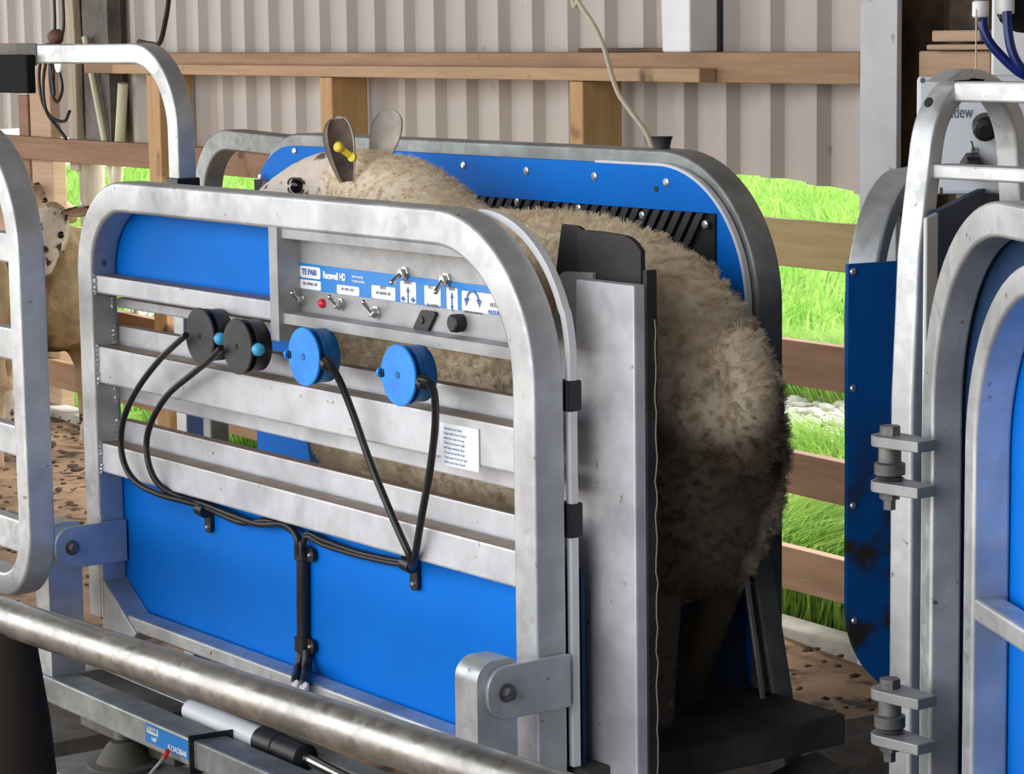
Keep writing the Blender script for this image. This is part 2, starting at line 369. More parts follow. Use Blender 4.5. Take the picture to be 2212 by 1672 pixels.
# grass blades (clumped), gravel band kept free
def inv(px, py): p = onZ(px, py, 0); q = p-FP.o; return q.dot(FP.e), -q.dot(FP.n)
g_near = inv(1750, 985)[1]; g_far = inv(1750, 850)[1]
E3, N3, O3 = np.array(FP.e), np.array(FP.n), np.array(FP.o)
def sn(x, y, f, ph):
    return (np.sin(x*f+ph)*np.cos(y*f*1.17+1.3*ph)+.5*np.sin(x*f*2.3+y*f*1.9+ph*2))/1.5
def blades(n, u0, u1, d0, d1, hmin, hmax, w, far=False):
    u = rng.uniform(u0, u1, n); d = d0+(d1-d0)*rng.random(n)**(1.0 if far else 1.4)
    e = .3*sn(u, d, 2.2, 1)
    k = ~((d > g_near+e) & (d < g_far+e)) & ~((u > RU-1) & (d > RD-.5)); u = u[k]; d = d[k]; n = len(u)
    p = O3+np.outer(u, E3)-np.outer(d, N3); p[:, 2] = -.03
    cl = sn(p[:, 0], p[:, 1], 3.1, 2); h = rng.uniform(hmin, hmax, n)*(1+.5*cl)
    a = rng.uniform(0, 6.28, n); la = 3*sn(p[:, 0], p[:, 1], 1.7, 4)+rng.uniform(-1, 1, n); ln = rng.uniform(.3, 1.15, n)*h
    D = np.stack([np.cos(la)*ln, np.sin(la)*ln, 0*h], 1); Wd = np.stack([np.cos(a)*w, np.sin(a)*w, 0*h], 1); Z = np.array([0, 0, 1.])
    hz = h[:, None]*Z
    vs = np.stack([p-Wd, p+Wd, p+D*.35+Wd*.8+hz*.62, p+D*.35-Wd*.8+hz*.62, p+D+hz*.80], 1).reshape(-1, 3)
    b = (np.arange(n)*5)[:, None]; fs = np.stack([b+0, b+1, b+2, b+0, b+2, b+3, b+3, b+2, b+4], 1).reshape(-1, 3)
    return vs, fs
# gravel
mb = MB(); mb.hexa([FP.pt(-10, -.06, -g_near), FP.pt(30, -.06, -g_near), FP.pt(30, -.06, -g_far), FP.pt(-10, -.06, -g_far), FP.pt(-10, -.02, -g_near), FP.pt(30, -.02, -g_near), FP.pt(30, -.02, -g_far), FP.pt(-10, -.02, -g_far)])
tag(mb.obj('path', 'gravel'), kind='structure')
items = []
for k in range(9000):
    u = random.uniform(-3, 9); d = random.uniform(g_near-.15, g_far+.15); p = FP.pt(u, 0, -d); r = random.uniform(.010, .036); items.append((p.x, p.y, -.02+r*.3, r))
tag(scatter('gravel_stones', 'stone', items, (1.2, 1.0, .6)), 'band of pale loose gravel stones crossing the meadow', 'gravel', kind='stuff')
items = []
for k in range(7000):
    u = random.uniform(RU, 70); d = random.uniform(RD, 60); p = FP.pt(u, 0, -d); r = random.uniform(.05, .20); items.append((p.x, p.y, r*.2, r))
q_ = [FP.pt(*k_) for k_ in ((RU-1, 0, -RD+.5), (80, 0, -RD+.5), (80, 0, -80), (RU-1, 0, -80))]
tag(scatter('rubble_heap', 'stonep', items, (1.2, 1.0, .8), .25, q_), 'pinkish rubble spread far out beyond the meadow', 'rubble', kind='stuff')

# ---- cladding: trapezoidal sheet from z 1.15 up
def clad(name, u0, u1, zb0, zt, pitch=.185, depth=.030, off=-.112):
    vs_ = []; prof = []; u = u0; k = 0
    while u < u1:
        for du, dd in ((0, 0), (.105, 0), (.125, depth), (.165, depth)): prof.append((u+du, dd))
        u += pitch
    bm = bmesh.new(); lo = []; hi = []
    for (u, dd) in prof:
        zb = zb0+.02*math.sin(u*1.3)+.012*math.sin(u*5.1)
        lo.append(bm.verts.new(FP.pt(u, zb, off+dd))); hi.append(bm.verts.new(FP.pt(u, zt, off+dd)))
    for i in range(len(lo)-1): bm.faces.new((lo[i], lo[i+1], hi[i+1], hi[i]))
    me = bpy.data.meshes.new(name); bm.to_mesh(me); bm.free(); o = link(name, me, None, 'clad')
    s = o.modifiers.new('s', 'SOLIDIFY'); s.thickness = .003; s.offset = 0
    tag(o, kind='structure'); return o
zb = FP.uv(1750, 405, -.10)[1]
clad('wall_back', -8, 30, zb, 4.3)
clad('wall_back_low_fill', -8, FP.uv(2030, 300, -.1)[0], 0, zb+.02)  # added sheet, fills the gap to block green bounce off the grass
# other walls / roof of the shed (open on the camera's side)
mb = MB(); mb.pbox(FP, -9, 30, 4.3, 4.4, 6.2, -.8); tag(mb.obj('ceiling', mat('dark_roof_sheet', (.11, .10, .09), .9)), kind='structure')
mb = MB(); mb.pbox(FP, -7.1, -7.0, 0, 4.3, 7.5, -.1); tag(mb.obj('wall_right', 'dkcol'), kind='structure')  # unseen side wall, positioned to darken the +X faces

# ================================================================== SHED STEEL AND TIMBER
def ubox(name, m_, x0, x1, y0, y1, off, dep, parent=None, z0=None, z1=None, bevel=.004, xr=None):
    """timber measured from image on the fence plane: left/right px, top/bottom px (taken at x0)"""
    ua, va = FP.uv(x0, y0, off); ub, _ = FP.uv(x1, y0, off); _, vb = FP.uv(x0, y1, off)
    if z1 is not None: va = z1
    if z0 is not None: vb = z0
    mb = MB(); mb.pbox(FP, min(ua, ub), max(ua, ub), min(va, vb), max(va, vb), off, off-dep)
    return mb.obj(name, m_, parent, bevel=bevel)
fence = thing('timber_fence', FP.pt(2, 0, 0), 'post and rail fence of rough brown boards along the open barn side', 'fence')
def board(name, m_, za, zb_, u0, u1, off=.0, dep=.035, wob=.012):
    mb = MB(); K = 14; rings = []
    for i in range(K+1):
        u = u0+(u1-u0)*i/K; w = wob*mnoise.noise(Vector((u*.7, za*5, 2)))
        rings.append([FP.pt(u, zb_+w, off), FP.pt(u, za+w, off), FP.pt(u, za+w, off-dep), FP.pt(u, zb_+w, off-dep)])
    R = [[mb.bm.verts.new(p) for p in r] for r in rings]
    for i in range(K):
        for j in range(4): mb._f([R[i][j], R[i][(j+1) % 4], R[i+1][(j+1) % 4], R[i+1][j]])
    mb._f(R[0][::-1]); mb._f(R[-1]); return mb.obj(name, m_, fence, bevel=.003)
b1 = (FP.uv(1780, 481)[1], FP.uv(1780, 584)[1]); b2 = (FP.uv(1760, 745)[1], FP.uv(1760, 842)[1])
b3 = (FP.uv(1780, 990)[1], FP.uv(1780, 1082)[1]); b4 = (FP.uv(1780, 1202)[1], FP.uv(1780, 1295)[1])
bl = (FP.uv(200, 306)[1], FP.uv(200, 357)[1])
board('fence_board', 'woody', *b1, -3, 2.2); board('fence_board', 'woodr', *bl, 2.2, 14)
board('fence_board', 'woodr', *b2, -3, 3.4); board('fence_board', 'woody', b2[0]+.03, b2[1]+.03, 3.4, 14)
board('fence_board', 'woodr', *b3, -3, 5); board('fence_board', 'wood', *b3, 5, 14); board('fence_board', 'wood', *b4, -3, 6); board('fence_board', 'woodp', *b4, 6, 14)
rail = ubox('timber_rail', 'wood', 1857, 180, 112, 180, .02, .09, z1=FP.uv(1500, 113, .02)[1], z0=FP.uv(1500, 178, .02)[1])
tag(rail, 'long brown timber rail fixed across the corrugated wall, ending at the steel column', 'rail')
bat = ubox('timber_batten', timber('light_brown_batten', (.38, .24, .135), (.50, .34, .20)), 1510, 242, 147, 178, .075, .055, z1=FP.uv(1400, 147, .075)[1], z0=FP.uv(1400, 177, .075)[1])
tag(bat, 'narrower orange brown batten nailed along the front of the wall rail, cut end at right', 'batten')
for x0, x1, lab in ((316, 343, 'upright timber stud below the batten, nearest the steel arch at left'), (690, 716, 'upright timber stud below the batten, above the ear of the penned sheep'), (1229, 1258, 'upright timber stud below the batten, crossed by the cream cable')):
    s_ = ubox('timber_stud', 'wood_post', x0, x1, 180, 400, .06, .13, z1=FP.uv(1400, 177, .075)[1]-.001, z0=0); tag(s_, lab, 'stud', 'studs under the wall rail')
# pale and dark fence posts far left
for x0, x1, y0, m_, lab in ((38, 58, 205, 'woodr', 'dark brown fence post at far left beneath the black plate'), (60, 104, 130, 'woodp', 'pale flat fence post at far left behind the hanging cables')):
    s_ = ubox('fence_post', m_, x0, x1, y0, 500, -.04, .06, z0=0); tag(s_, lab, 'post', 'fence posts at far left')
# rough post with bark foot, beside the dark column
pw = MB(); ua, _ = FP.uv(152, 200, .12); ua, _ = FP.uv(160, 200, -.05); pts = [FP.pt(ua, z, -.056) for z in np.linspace(.98, 3.6, 16)]
pw.sweep([p+Vector((.006*random.uniform(-1, 1), 0, 0)) for p in pts], rr(.085, .034, .006), FP.n)
post = thing('rough_timber_post', FP.pt(ua, 0, .14), 'rough pale barked timber post standing beside the dark steel column', 'post')
pw.obj('sawn_post', 'bark', post)
pf = MB(); ub2, _ = FP.uv(194, 400, -.09)
pf.tube([FP.pt(ub2, z, -.10) for z in np.linspace(0, 1.05, 12)], [.054+.005*random.uniform(-1, 1) for _ in range(12)], 14); pf.obj('round_stump', 'bark', post)
# dark steel column left: flange + web
dc = thing('grey_steel_column', FP.pt(FP.uv(225, 200, .0)[0], 0, 0), 'dirty grey steel column at left behind the cream pipes', 'column')
u1c, u0c = FP.uv(183, 200, -.07)[0], FP.uv(264, 200, -.07)[0]
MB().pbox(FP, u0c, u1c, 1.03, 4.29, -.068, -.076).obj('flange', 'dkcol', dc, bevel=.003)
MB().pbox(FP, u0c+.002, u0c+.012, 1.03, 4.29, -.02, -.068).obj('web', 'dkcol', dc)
mb = MB(); a_ = FP.pt(u1c-.02, 1.72, .09); b_ = FP.pt(u1c-.32, 2.2, .12); mb.tube([a_, b_], .022, 8); mb.obj('brace', 'dkcol', dc)
# cream pipes leaning
def lean_pipe(p0, p1, r, off, lab):
    a_ = FP.pt(*FP.uv(*p0, off), off); b_ = FP.pt(*FP.uv(*p1, off), off); d_ = (b_-a_); k = (a_.z-.02)/max(1e-3, a_.z-b_.z); b_ = a_+d_*k
    o_ = MB(); o_.lathe(a_, b_-a_, [(r*.86, .0), (r, 0), (r, (b_-a_).length), (r*.86, (b_-a_).length)], 16); q = o_.obj('cream_pipe', 'cream'); tag(q, lab, 'pipe', 'cream pipes leaning by the column'); return q
lean_pipe((184, 80), (232, 330), .0145, -.045, 'long cream plastic pipe leaning across the grey column')
lean_pipe((266, 180), (258, 320), .020, -.043, 'short upright cream plastic pipe right of the leaning one')
# pale steel column right
rc = thing('pale_steel_column', FP.pt(FP.uv(1895, 200, .05)[0], 0, 0), 'pale painted steel column with rust spots at the right end of the corrugated wall', 'column')
uA, uB = FP.uv(1857, 200, .09)[0], FP.uv(1937, 200, .09)[0]
MB().pbox(FP, uB, uA, 0, 4.3, .09, .075).obj('front_flange', 'column', rc, bevel=.002)
MB().pbox(FP, (uA+uB)/2-.006, (uA+uB)/2+.006, 0, 4.3, .075, -.1).obj('web', 'rust', rc)
MB().pbox(FP, uB-.02, uA+.02, 0, 4.3, -.1, -.115).obj('back_flange', 'rust', rc, bevel=.002)
uC, uD = FP.uv(2008, 200, -.02)[0], FP.uv(2120, 200, -.02)[0]
c2 = MB(); c2.pbox(FP, uD, uB-.03, 1.0, 4.3, -.04, -.055); q = c2.obj('rusty_wall_plate', 'rust'); tag(q, 'dark rusted steel plate on the wall right of the pale column', 'steel plate')
for x0, x1, y0, y1, of in ((2012, 2116, 66, 90, .06), (2000, 2140, 96, 108, .08), (1984, 2138, 110, 168, .05)):
    u_a, v_a = FP.uv(x0, y0, of); u_b, v_b = FP.uv(x1, y1, of)
    q = MB().pbox(FP, u_b, u_a, v_b, v_a, of, -.035).obj('timber_offcut', 'woodp', bevel=.004)
    tag(q, {66: 'upper short pale board fixed across the rusty plate', 96: 'thin middle board fixed across the rusty plate', 110: 'thick stained board fixed lowest across the rusty plate'}[y0], 'board', 'boards across the rusty plate')
# things on the rail: white box, dark strip
zt = FP.uv(1500, 113, .02)[1]
a0, _ = FP.uv(1430, 100, .02); a1, _ = FP.uv(1490, 100, .02)
wb = MB(); wb.hexa([FP.pt(a0, zt, .02), FP.pt(a1, zt, .02), FP.pt(a1, zt, -.07+.0), FP.pt(a0, zt, -.07), FP.pt(a0+.01, zt+.26, .02), FP.pt(a1, zt+.26, .02), FP.pt(a1, zt+.26, -.07), FP.pt(a0+.01, zt+.26, -.07)])
q = thing('white_container', FP.pt(a0, zt, 0), 'white square plastic container standing on the wall rail', 'container'); wb.obj('body', 'white', q, bevel=.005)
MB().pbox(FP, a1-.008, a1-.002, zt, zt+.26, -.072, -.084).obj('edge_strap', 'black', q)
a0, _ = FP.uv(1235, 104, .02); a1, _ = FP.uv(1418, 104, .02)
q = MB().pbox(FP, a1, a0, zt+.001, zt+.011, .0, -.04).obj('dark_flat_bar', 'rust', bevel=.002); tag(q, 'dark flat metal bar lying on the wall rail beside the white container', 'bar')
# cream cable hanging
pts = [FP.pt(*FP.uv(x, y, .22), .22) for x, y in ((1160, -2050), (1215, -600), (1235, -40), (1250, 5), (1280, 50), (1303, 98), (1318, 150), (1335, 200), (1362, 240), (1395, 285), (1412, 325), (1432, 350), (1460, 363), (1480, 380))]
q = MB().tube(smooth_path(pts), .0065, 8).obj('hanging_cable', 'rope'); tag(q, 'cream cable hanging from above down to the black stub behind the blue panel', 'cable')
# black cable at top
pts = [FP.pt(*FP.uv(x, y, .3), .3) for x, y in ((430, -1400), (385, -400), (372, -60), (364, 0), (358, 40), (345, 92), (325, 95), (300, 90))]
q = MB().tube(smooth_path(pts), .009, 8).obj('black_hose', 'cable'); tag(q, 'thick black hose dropping from above to the top corner of the steel arch', 'hose')
# coil of cables at left with dark reel
loops = [((120, -40), (120, 80), (100, 100), (90, 150), (92, 210), (112, 250), (140, 262), (152, 240)), ((136, -40), (142, 60), (128, 90), (110, 120), (112, 190), (125, 220), (136, 190), (128, 130)), ((104, 110), (96, 180), (105, 240), (130, 275), (146, 300)), ((120, 110), (118, 170), (122, 205), (116, 150), (110, 110))]
mb = MB()
for lp in loops: mb.tube(smooth_path([FP.pt(*FP.uv(x, y, .2), .2+.01*random.random()) for x, y in lp]), .0065, 6)
q = thing('cable_bundle', FP.pt(*FP.uv(125, 100, .2), .2), 'tangle of dark cables hung from a rust brown fitting at far left', 'cables'); mb.obj('cable_loops', 'cable', q)
ce = FP.pt(*FP.uv(120, 80, .2), .2); mb = MB(); mb.blob(ce, .045, .12, 2, (1, .6, .7)); mb.blob(ce+Vector((0, 0, -.06)), .03, .12, 2); mb.obj('fitting', mat('rust_brown', (.12, .05, .035), .7), q)
mb = MB(); cc = FP.pt(*FP.uv(135, 138, .22), .22); mb.lathe(cc, FP.n, [(.02, 0), (.032, .0), (.032, .02), (.02, .02)], 16); mb.obj('white_clip', 'white', q)

# ================================================================== WEIGH CRATE
XL = onY(177, 900)[0]; XR = onY(1155, 1000)[0]; ZT = onY(600, 422)[2]; TW = .055
crate = thing('weigh_crate', (-.75, .3, 0), 'galvanised sheep weigh crate with blue sides and a switch panel, holding the ewe', 'weigh crate')
ZB = .43
def zz(px, py, Y): return onY(px, py, Y)[2]
prof = rr(TW, TW, .007, 3)
pth = rpoly([(XL+TW/2, ZB), (XL+TW/2, ZT-TW/2), (XR-TW/2, ZT-TW/2), (XR-TW/2, .12)], [0, .15, .22, 0], seg=20)
mb = MB(); mb.sweep([(x, TW/2, z) for x, z in pth], prof, (0, -1, 0))
def welds(X, z0, z1, Y, n=9):
    for i in range(n):
        mb.blob((X+random.uniform(-.002, .002), Y-.001, z0+(z1-z0)*i/(n-1)), .0045, .25, 1)
rails_front = [(zz(254, 601, .01), zz(256, 641, .01)), (zz(236, 752, .01), zz(236, 832, .01)), (zz(228, 958, .01), zz(228, 1022, .01))]
rails_back = [(zz(258, 646, .045), zz(258, 667, .045)), (zz(258, 706, .045), zz(258, 750, .045)), (zz(262, 834, .045), zz(262, 867, .045)), (zz(266, 910, .045), zz(266, 962, .045))]
for (z1, z0) in rails_front: welds(XL+TW+.001, z0, z1, .010)
for (z1, z0) in rails_back: welds(XL+TW+.001, z0, z1, .044, 6)
for x_, z_ in ((XL+.03, 1.20), (XL+.16, ZT-.012)): mb.lathe((x_, 0, z_), (0, 1, 0), [(.004, -.0006), (.004, .001)], 10)
mb.obj('side_frame', 'galv', crate, fix=True)
xcb = onY(588, 560, .0)[0]
for k, (z1, z0) in enumerate(rails_front):
    MB().box((XL+TW-.004, .010, z0), (XR-TW+.004 if k else xcb+.004, .052, z1)).obj('side_rail', 'slat', crate, bevel=.004)
for k, (z1, z0) in enumerate(rails_back):
    MB().box((XL+TW-.004, .0535, z0), (XR-TW+.004 if k else xcb+.004, .075, z1)).obj('side_rail', 'slat', crate, bevel=.003)
# bottom rail + gussets
zb1, zb0 = zz(640, 1463, .01), zz(640, 1497, .01)
MB().box((XL+TW-.004, .008, zb0), (XR-TW+.004, .05, zb1)).obj('bottom_rail', 'galv', crate, bevel=.004)
gz = zz(262, 1255, .03); gx0 = XL+TW-.01
mb = MB(); mb.prism([(gx0, .004, gz), (gx0+.012, .004, gz), (gx0+.135, .004, zb0+.0), (gx0+.115, .004, zb0-.02), (gx0, .004, zb0-.02)], (0, .05, 0)); mb.obj('corner_gusset', 'galv', crate, bevel=.003)
# upper and lower blue sheets
xcb = onY(588, 560, .0)[0]
MB().box((XL+.02, .054, rails_front[0][1]), (xcb+.012, .062, ZT-.02)).obj('upper_sheet', 'blue', crate)
MB().box((XL+.05, .054, zb0), (XR-.05, .062, rails_front[2][0]-.02)).obj('lower_sheet', 'blue', crate)
# white-edged liner seen past the right-hand post
P_l = rpoly([(XR-.21, ZT-.003), (XR+.003, ZT-.003), (XR+.003, onY(1240, 822, .07)[2])], [0, .205, 0], seg=24)
mb = MB(); mb.sweep([(x-.006, .068, z-.006 if i < 20 else z) for i, (x, z) in enumerate(P_l)], [(.006, -.006), (.006, .006), (-.006, .006), (-.006, -.006)], (0, -1, 0))
for y0_, y1_ in ((888, 1086), (1160, 1650)): mb.box((XR-.009, .062, onY(1235, y1_, .07)[2]), (XR+.003, .074, onY(1235, y0_, .07)[2]))
mb.obj('liner_sheet', 'white', crate, ang=30)
for y0_, y1_ in ((822, 888), (1086, 1160)): MB().box((XR-.03, .058, onY(1235, y1_, .07)[2]), (XR+.001, .085, onY(1235, y0_, .07)[2])).obj('hinge_block', 'black', crate, bevel=.003)
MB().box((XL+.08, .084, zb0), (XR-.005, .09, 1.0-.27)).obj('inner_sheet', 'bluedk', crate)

# ---- clamp posts + bracket plates + base beam
def clamp(xr_px, ytop, ybot, Xface, name):
    # upright box post in front of the frame, its +X face at Xface
    Y0 = -.108; Y1 = -.04; w = .055
    zt_ = onY(xr_px, ytop, Y0)[2]
    p = rpoly([(Y1, ybot), (Y1, zt_), (Y0, zt_), (Y0, ybot)], [0, .012, .03, 0], seg=8)
    mb = MB(); mb.prism([(Xface-w, y, z) for y, z in p], (w, 0, 0), sm=True); mb.obj('clamp_post', 'galv', crate)
    zt2 = zt_-.008; zb_ = zt2-.078
    q = rpoly([(Y0+.012, zt2), (.05, zt2+.0), (.05, zb_), (Y0+.012, zb_)], [.034, .004, .004, .034], closed=True, seg=8)
    mb = MB(); mb.prism([(Xface+.0005, y, z) for y, z in q], (.009, 0, 0)); br = mb.obj('bracket_plate', 'galv', crate, bevel=.0015)
    mb = MB(); cB = (Xface+.009, Y0+.045, (zt2+zb_)/2); mb.lathe(cB, (1, 0, 0), [(.014, 0), (.014, .002)], 20); mb.lathe(cB, (1, 0, 0), [(.0105, .001), (.0105, .011), (.008, .013)], 6, sm=False); mb.obj('bolt', 'steel', br)
clamp(120, 1140, .30, XL+TW+.004, 'a'); clamp(1035, 1436, .12, XR+.004, 'b')
# base beam and label
YB = -.115
zt_b = onY(300, 1548, YB)[2]; zb_b = onY(300, 1607, YB)[2]
base = thing('load_base', (-.8, -.06, 0), 'galvanised base beam with a small blue label, carrying the weigh crate on rubber feet', 'base beam')
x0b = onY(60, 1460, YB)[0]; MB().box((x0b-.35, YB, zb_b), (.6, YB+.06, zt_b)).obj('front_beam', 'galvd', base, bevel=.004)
xa = onY(316, 1580, YB)[0]; xb_ = onY(410, 1620, YB)[0]
zl1, zl0 = onY(320, 1563, YB)[2], onY(320, 1602, YB)[2]
sb = MB().box((xa, YB-.0015, zl0), (xb_, YB, zl1)).obj('label', 'lblue', base)
def ybox(n, m_, px0, px1, py0, py1, Y, t, par, r=0.):
    a_ = onY(px0, py0, Y); b_ = onY(px1, py1, Y); return MB().box((a_.x, Y-t, b_.z), (b_.x, Y, a_.z)).obj(n, m_, par)
zc = (zl0+zl1)/2; hL = zl1-zl0
MB().box((xa+.006, YB-.002, zc+.001), (xa+.046, YB-.0014, zl1-.004)).obj('logo_patch', 'label', sb)
text('lettering', 'TE PARI', 0, .0105, (xa+.025, YB-.0022, zc+.0075), (1, 0, 0), (0, 0, 1), 'inkg', sb, bold=.0002, sx=1.0)
text('lettering', '1607', 0, .010, (xa+.032, YB-.0022, zc-.007), (1, 0, 0), (0, 0, 1), 'label', sb, bold=.0004)
text('lettering', '(LOADBAR', 0, .0135, (xb_-.040, YB-.0022, zc-.0085), (1, 0, 0), (0, 0, 1), 'label', sb, bold=.0004)
# cable tie round beam
xt = onY(418, 1620, YB)[0]
mb = MB(); mb.sweep([(xt, YB-.003, zb_b-.003), (xt, YB-.003, zt_b+.003), (xt+.01, YB+.064, zt_b+.003), (xt+.01, YB+.064, zb_b-.003)], rr(.012, .004, .001, 1), (1, 0, 0), closed=True); q = mb.obj('cable_tie', 'cable'); tag(q, 'black cable tie strapped round the base beam beside the blue label', 'cable tie')
# second beam / floor frame of the crate just behind, cylinder, block, foot
zr = onY(420, 1527, .0)[2]
MB().box((XL-.1, -.005, zr-.035), (.6, .04, zr+.003)).obj('inner_beam', 'galv', base, bevel=.003)
xk0, xk1 = onY(190, 1450, -.03)[0], onY(395, 1560, -.03)[0]; zk = onY(300, 1495, -.03)[2]
MB().box((xk0, -.05, zk-.10), (xk1, .03, zk)).obj('spacer_block', 'dkcol', base, bevel=.003)
ac = thing('air_cylinder', (xk1+.15, -.03, zk), 'pale pneumatic cylinder with a black end cap, beneath the big pipe', 'air cylinder')
c0 = onY(408, 1535, -.03); c1 = onY(560, 1592, -.03)
c0 = V(c0.x, -.025, c0.z); c1 = V(c1.x, -.025, c0.z)
mb = MB(); mb.tube([c0, c1], .020, 16); mb.obj('barrel', 'white', ac)
mb = MB(); mb.lathe(c1, (1, 0, 0), [(.021, 0), (.024, .003), (.024, .06), (.021, .062), (.023, .064), (.023, .14), (.01, .145)], 20); mb.obj('end_cap', 'black', ac)
mb = MB(); mb.tube([c1+V(.14, 0, 0), c1+V(.5, 0, -.02)], .010, 10); mb.obj('rod', 'chrome', ac)
# load-cell foot
fc = onY(268, 1610, -.085)
foot = thing('rubber_foot', (fc.x, -.06, 0), 'dusty black cone-shaped rubber foot under the base beam', 'foot')
fzb = onY(268, 1652, -.085)[2]
mb = MB(); mb.lathe((fc.x, -.085, fzb), (0, 0, 1), [(.066, 0), (.066, .006), (.050, .009), (.030, .040), (.024, .045)], 32); mb.obj('cone', mat('dusty_rubber', (.10, .09, .075), .8), foot)
mb = MB(); mb.tube([(fc.x, -.085, fzb+.05), (fc.x, -.085, zb_b+.002)], .018, 12); mb.obj('stud', 'steel', foot)
skid = thing('skid_frame', (-1.2, -.2, 0), 'low dirty galvanised skid box on the barn floor beneath the base beam', 'skid')
zsk = fzb-.001
mb = MB(); mb.box((onY(100, 1660, -.2)[0]-.05, -.20, 0), (.6, .0, zsk)); mb.obj('skid_box', 'galvd', skid, bevel=.004)
mb = MB(); mb.lathe((onY(322, 1652, -.14)[0], -.13, zsk), (0, 0, 1), [(.018, 0), (.018, .003), (.010, .004), (.010, .018), (.008, .020)], 6, sm=False); mb.obj('bolt', 'steel', skid)
xs = onY(100, 1560, -.0)[0]
mb = MB(); mb.box((xs-.12, -.09, zsk-.25), (xs+.17, -.085+.2, onY(150, 1500, -.05)[2]-.10)); mb.obj('grille_box', 'dkcol', skid, bevel=.003)
mb = MB()
for i in range(9): mb.box((xs-.10+i*.03, -.092, onY(150, 1500, -.05)[2]-.14), (xs-.086+i*.03, -.0915, onY(150, 1500, -.05)[2]-.11))
mb.obj('grille_slots', 'black', skid)
q = MB().tube(smooth_path([onY(356, 1634, -.13), onY(345, 1648, -.14), onY(325, 1672, -.15), onY(300, 1710, -.15)]), .003, 6).obj('grey_wire', mat('grey_wire', (.3, .3, .29), .5)); tag(q, 'thin grey wire with a red end hanging under the base beam', 'wire')
MB().tube([onY(363, 1622, -.13), onY(354, 1637, -.13)], .0045, 8).obj('red_sleeve', 'red', q)

# ---- far side of the crate
YF = .56
XL2 = onY(541, 420, YF)[0]; XR2 = onY(1642, 700, YF+.02)[0]; ZT2 = onY(1000, 335, YF)[2]
pl = rpoly([(XL2, .45), (XL2, ZT2), (XR2-.012, ZT2), (XR2-.012, .45)], [0, .17, .22, 0], seg=20)
mb = MB(); mb.prism([(x, YF, z) for x, z in pl], (0, .012, 0)); mb.obj('far_sheet', 'blue', crate)
pl = rpoly([(XL2+.02, .45), (XL2+.02, ZT2-.018), (XR2-.022, ZT2-.018), (XR2-.022, .40)], [0, .15, .22, 0], seg=20)
mb = MB(); mb.sweep([(x+.0, YF+.042, z+.02 if z > .6 else z) for x, z in pl], rr(.045, .055, .006), (0, -1, 0)); mb.obj('far_frame', 'galvd', crate)  # darker steel stands in for the shade on this enclosed side
pl = rpoly([(XR2-.4, ZT2+.001), (XR2-.012, ZT2+.001), (XR2-.012, .72)], [0, .22, 0], seg=20)
mb = MB(); mb.sweep([(x, YF+.006, z) for x, z in pl], rr(.006, .014, .002, 1), (0, -1, 0)); mb.obj('sheet_edging', 'white', crate)
# ribbed rubber strip
zs1 = onY(1300, 443, YF)[2]; zs0 = zs1-.115; sx0 = onY(552, 372, YF)[0]; sx1 = onY(1548, 480, YF)[0]
st = MB().box((sx0, YF-.004, zs0), (sx1, YF-.0005, zs1)).obj('rubber_strip', 'stripd', crate)
mb = MB(); x = sx0+.01; zm = (zs0+zs1)/2; w = .017
while x < sx1-.06:
    for (za, zb__) in ((zm, zs1), (zm, zs0)):
        mb.hexa([(x, YF-.0115, za), (x+w, YF-.0115, za), (x+w, YF-.004, za), (x, YF-.004, za), (x+.04, YF-.0115, zb__), (x+.04+w, YF-.0115, zb__), (x+.04+w, YF-.004, zb__), (x+.04, YF-.004, zb__)])
    x += .0275
mb.obj('chevron_ribs', 'strip', st)
def screw(x, y, z, r=.0065, par=None, ax=(0, -1, 0)):
    mb = MB(); mb.lathe((x, y, z), ax, [(r, 0), (r*.9, .0025), (r*.5, .004)], 12); return mb.obj('screw', 'screw', par)
for px, py in ((637, 326), (1002, 357), (1138, 369), (1285, 381), (1440, 394)): p = onY(px, py, YF); screw(p.x, YF, p.z, .008, crate)
for px, py in ((562, 382), (995, 425), (1117, 436), (1250, 450), (1387, 465), (1523, 485)): p = onY(px, py, YF-.011); screw(p.x, YF-.010, p.z, .0075, crate)
p = onY(1418, 408, YF); MB().lathe((p.x, YF-.0005, p.z), (0, -1, 0), [(.005, 0), (.005, .001)], 10).obj('screw_hole', 'black', crate)
# black stub on top
p = onY(1440, 362, YF+.05); mb = MB(); mb.lathe((p.x, YF+.04, ZT2+.0), (0, 0, 1), [(.016, 0), (.014, .03), (.017, .042), (.019, .045)], 16); mb.obj('post_stub', 'rubber', crate)
# lower far flap: leaning tube with dark sheet
Xf = XR2+.02
t0 = onX(1622, 1160, Xf); t1 = onX(1688, 1575, Xf)
mb = MB(); mb.tube([t0+V(0, 0, .12)-(t1-t0)*.0, t0, t1, t1+(t1-t0)*.1], .024, 4, sm=False); 
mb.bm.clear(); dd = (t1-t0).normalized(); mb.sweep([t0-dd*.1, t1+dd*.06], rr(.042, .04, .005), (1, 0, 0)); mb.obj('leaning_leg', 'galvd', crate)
mb = MB(); a_ = onX(1604, 1190, Xf+.03); b_ = onX(1655, 1562, Xf+.03); dd2 = (b_-a_).normalized(); mb.sweep([a_, b_], rr(.010, .006, .002, 1), (1, 0, 0)); mb.obj('flap_edging', 'galv', crate)
ya, yb = t0.y-.05, t1.y-.05
mb = MB(); mb.hexa([(Xf-.02, yb, t1.z), (Xf-1.3, yb, t1.z), (Xf-1.3, yb+.01, t1.z), (Xf-.02, yb+.01, t1.z), (Xf-.02, ya, t0.z+.1), (Xf-1.3, ya, t0.z+.1), (Xf-1.3, ya+.01, t0.z+.1), (Xf-.02, ya+.01, t0.z+.1)]); mb.obj('lower_far_sheet', 'bluedk', crate)
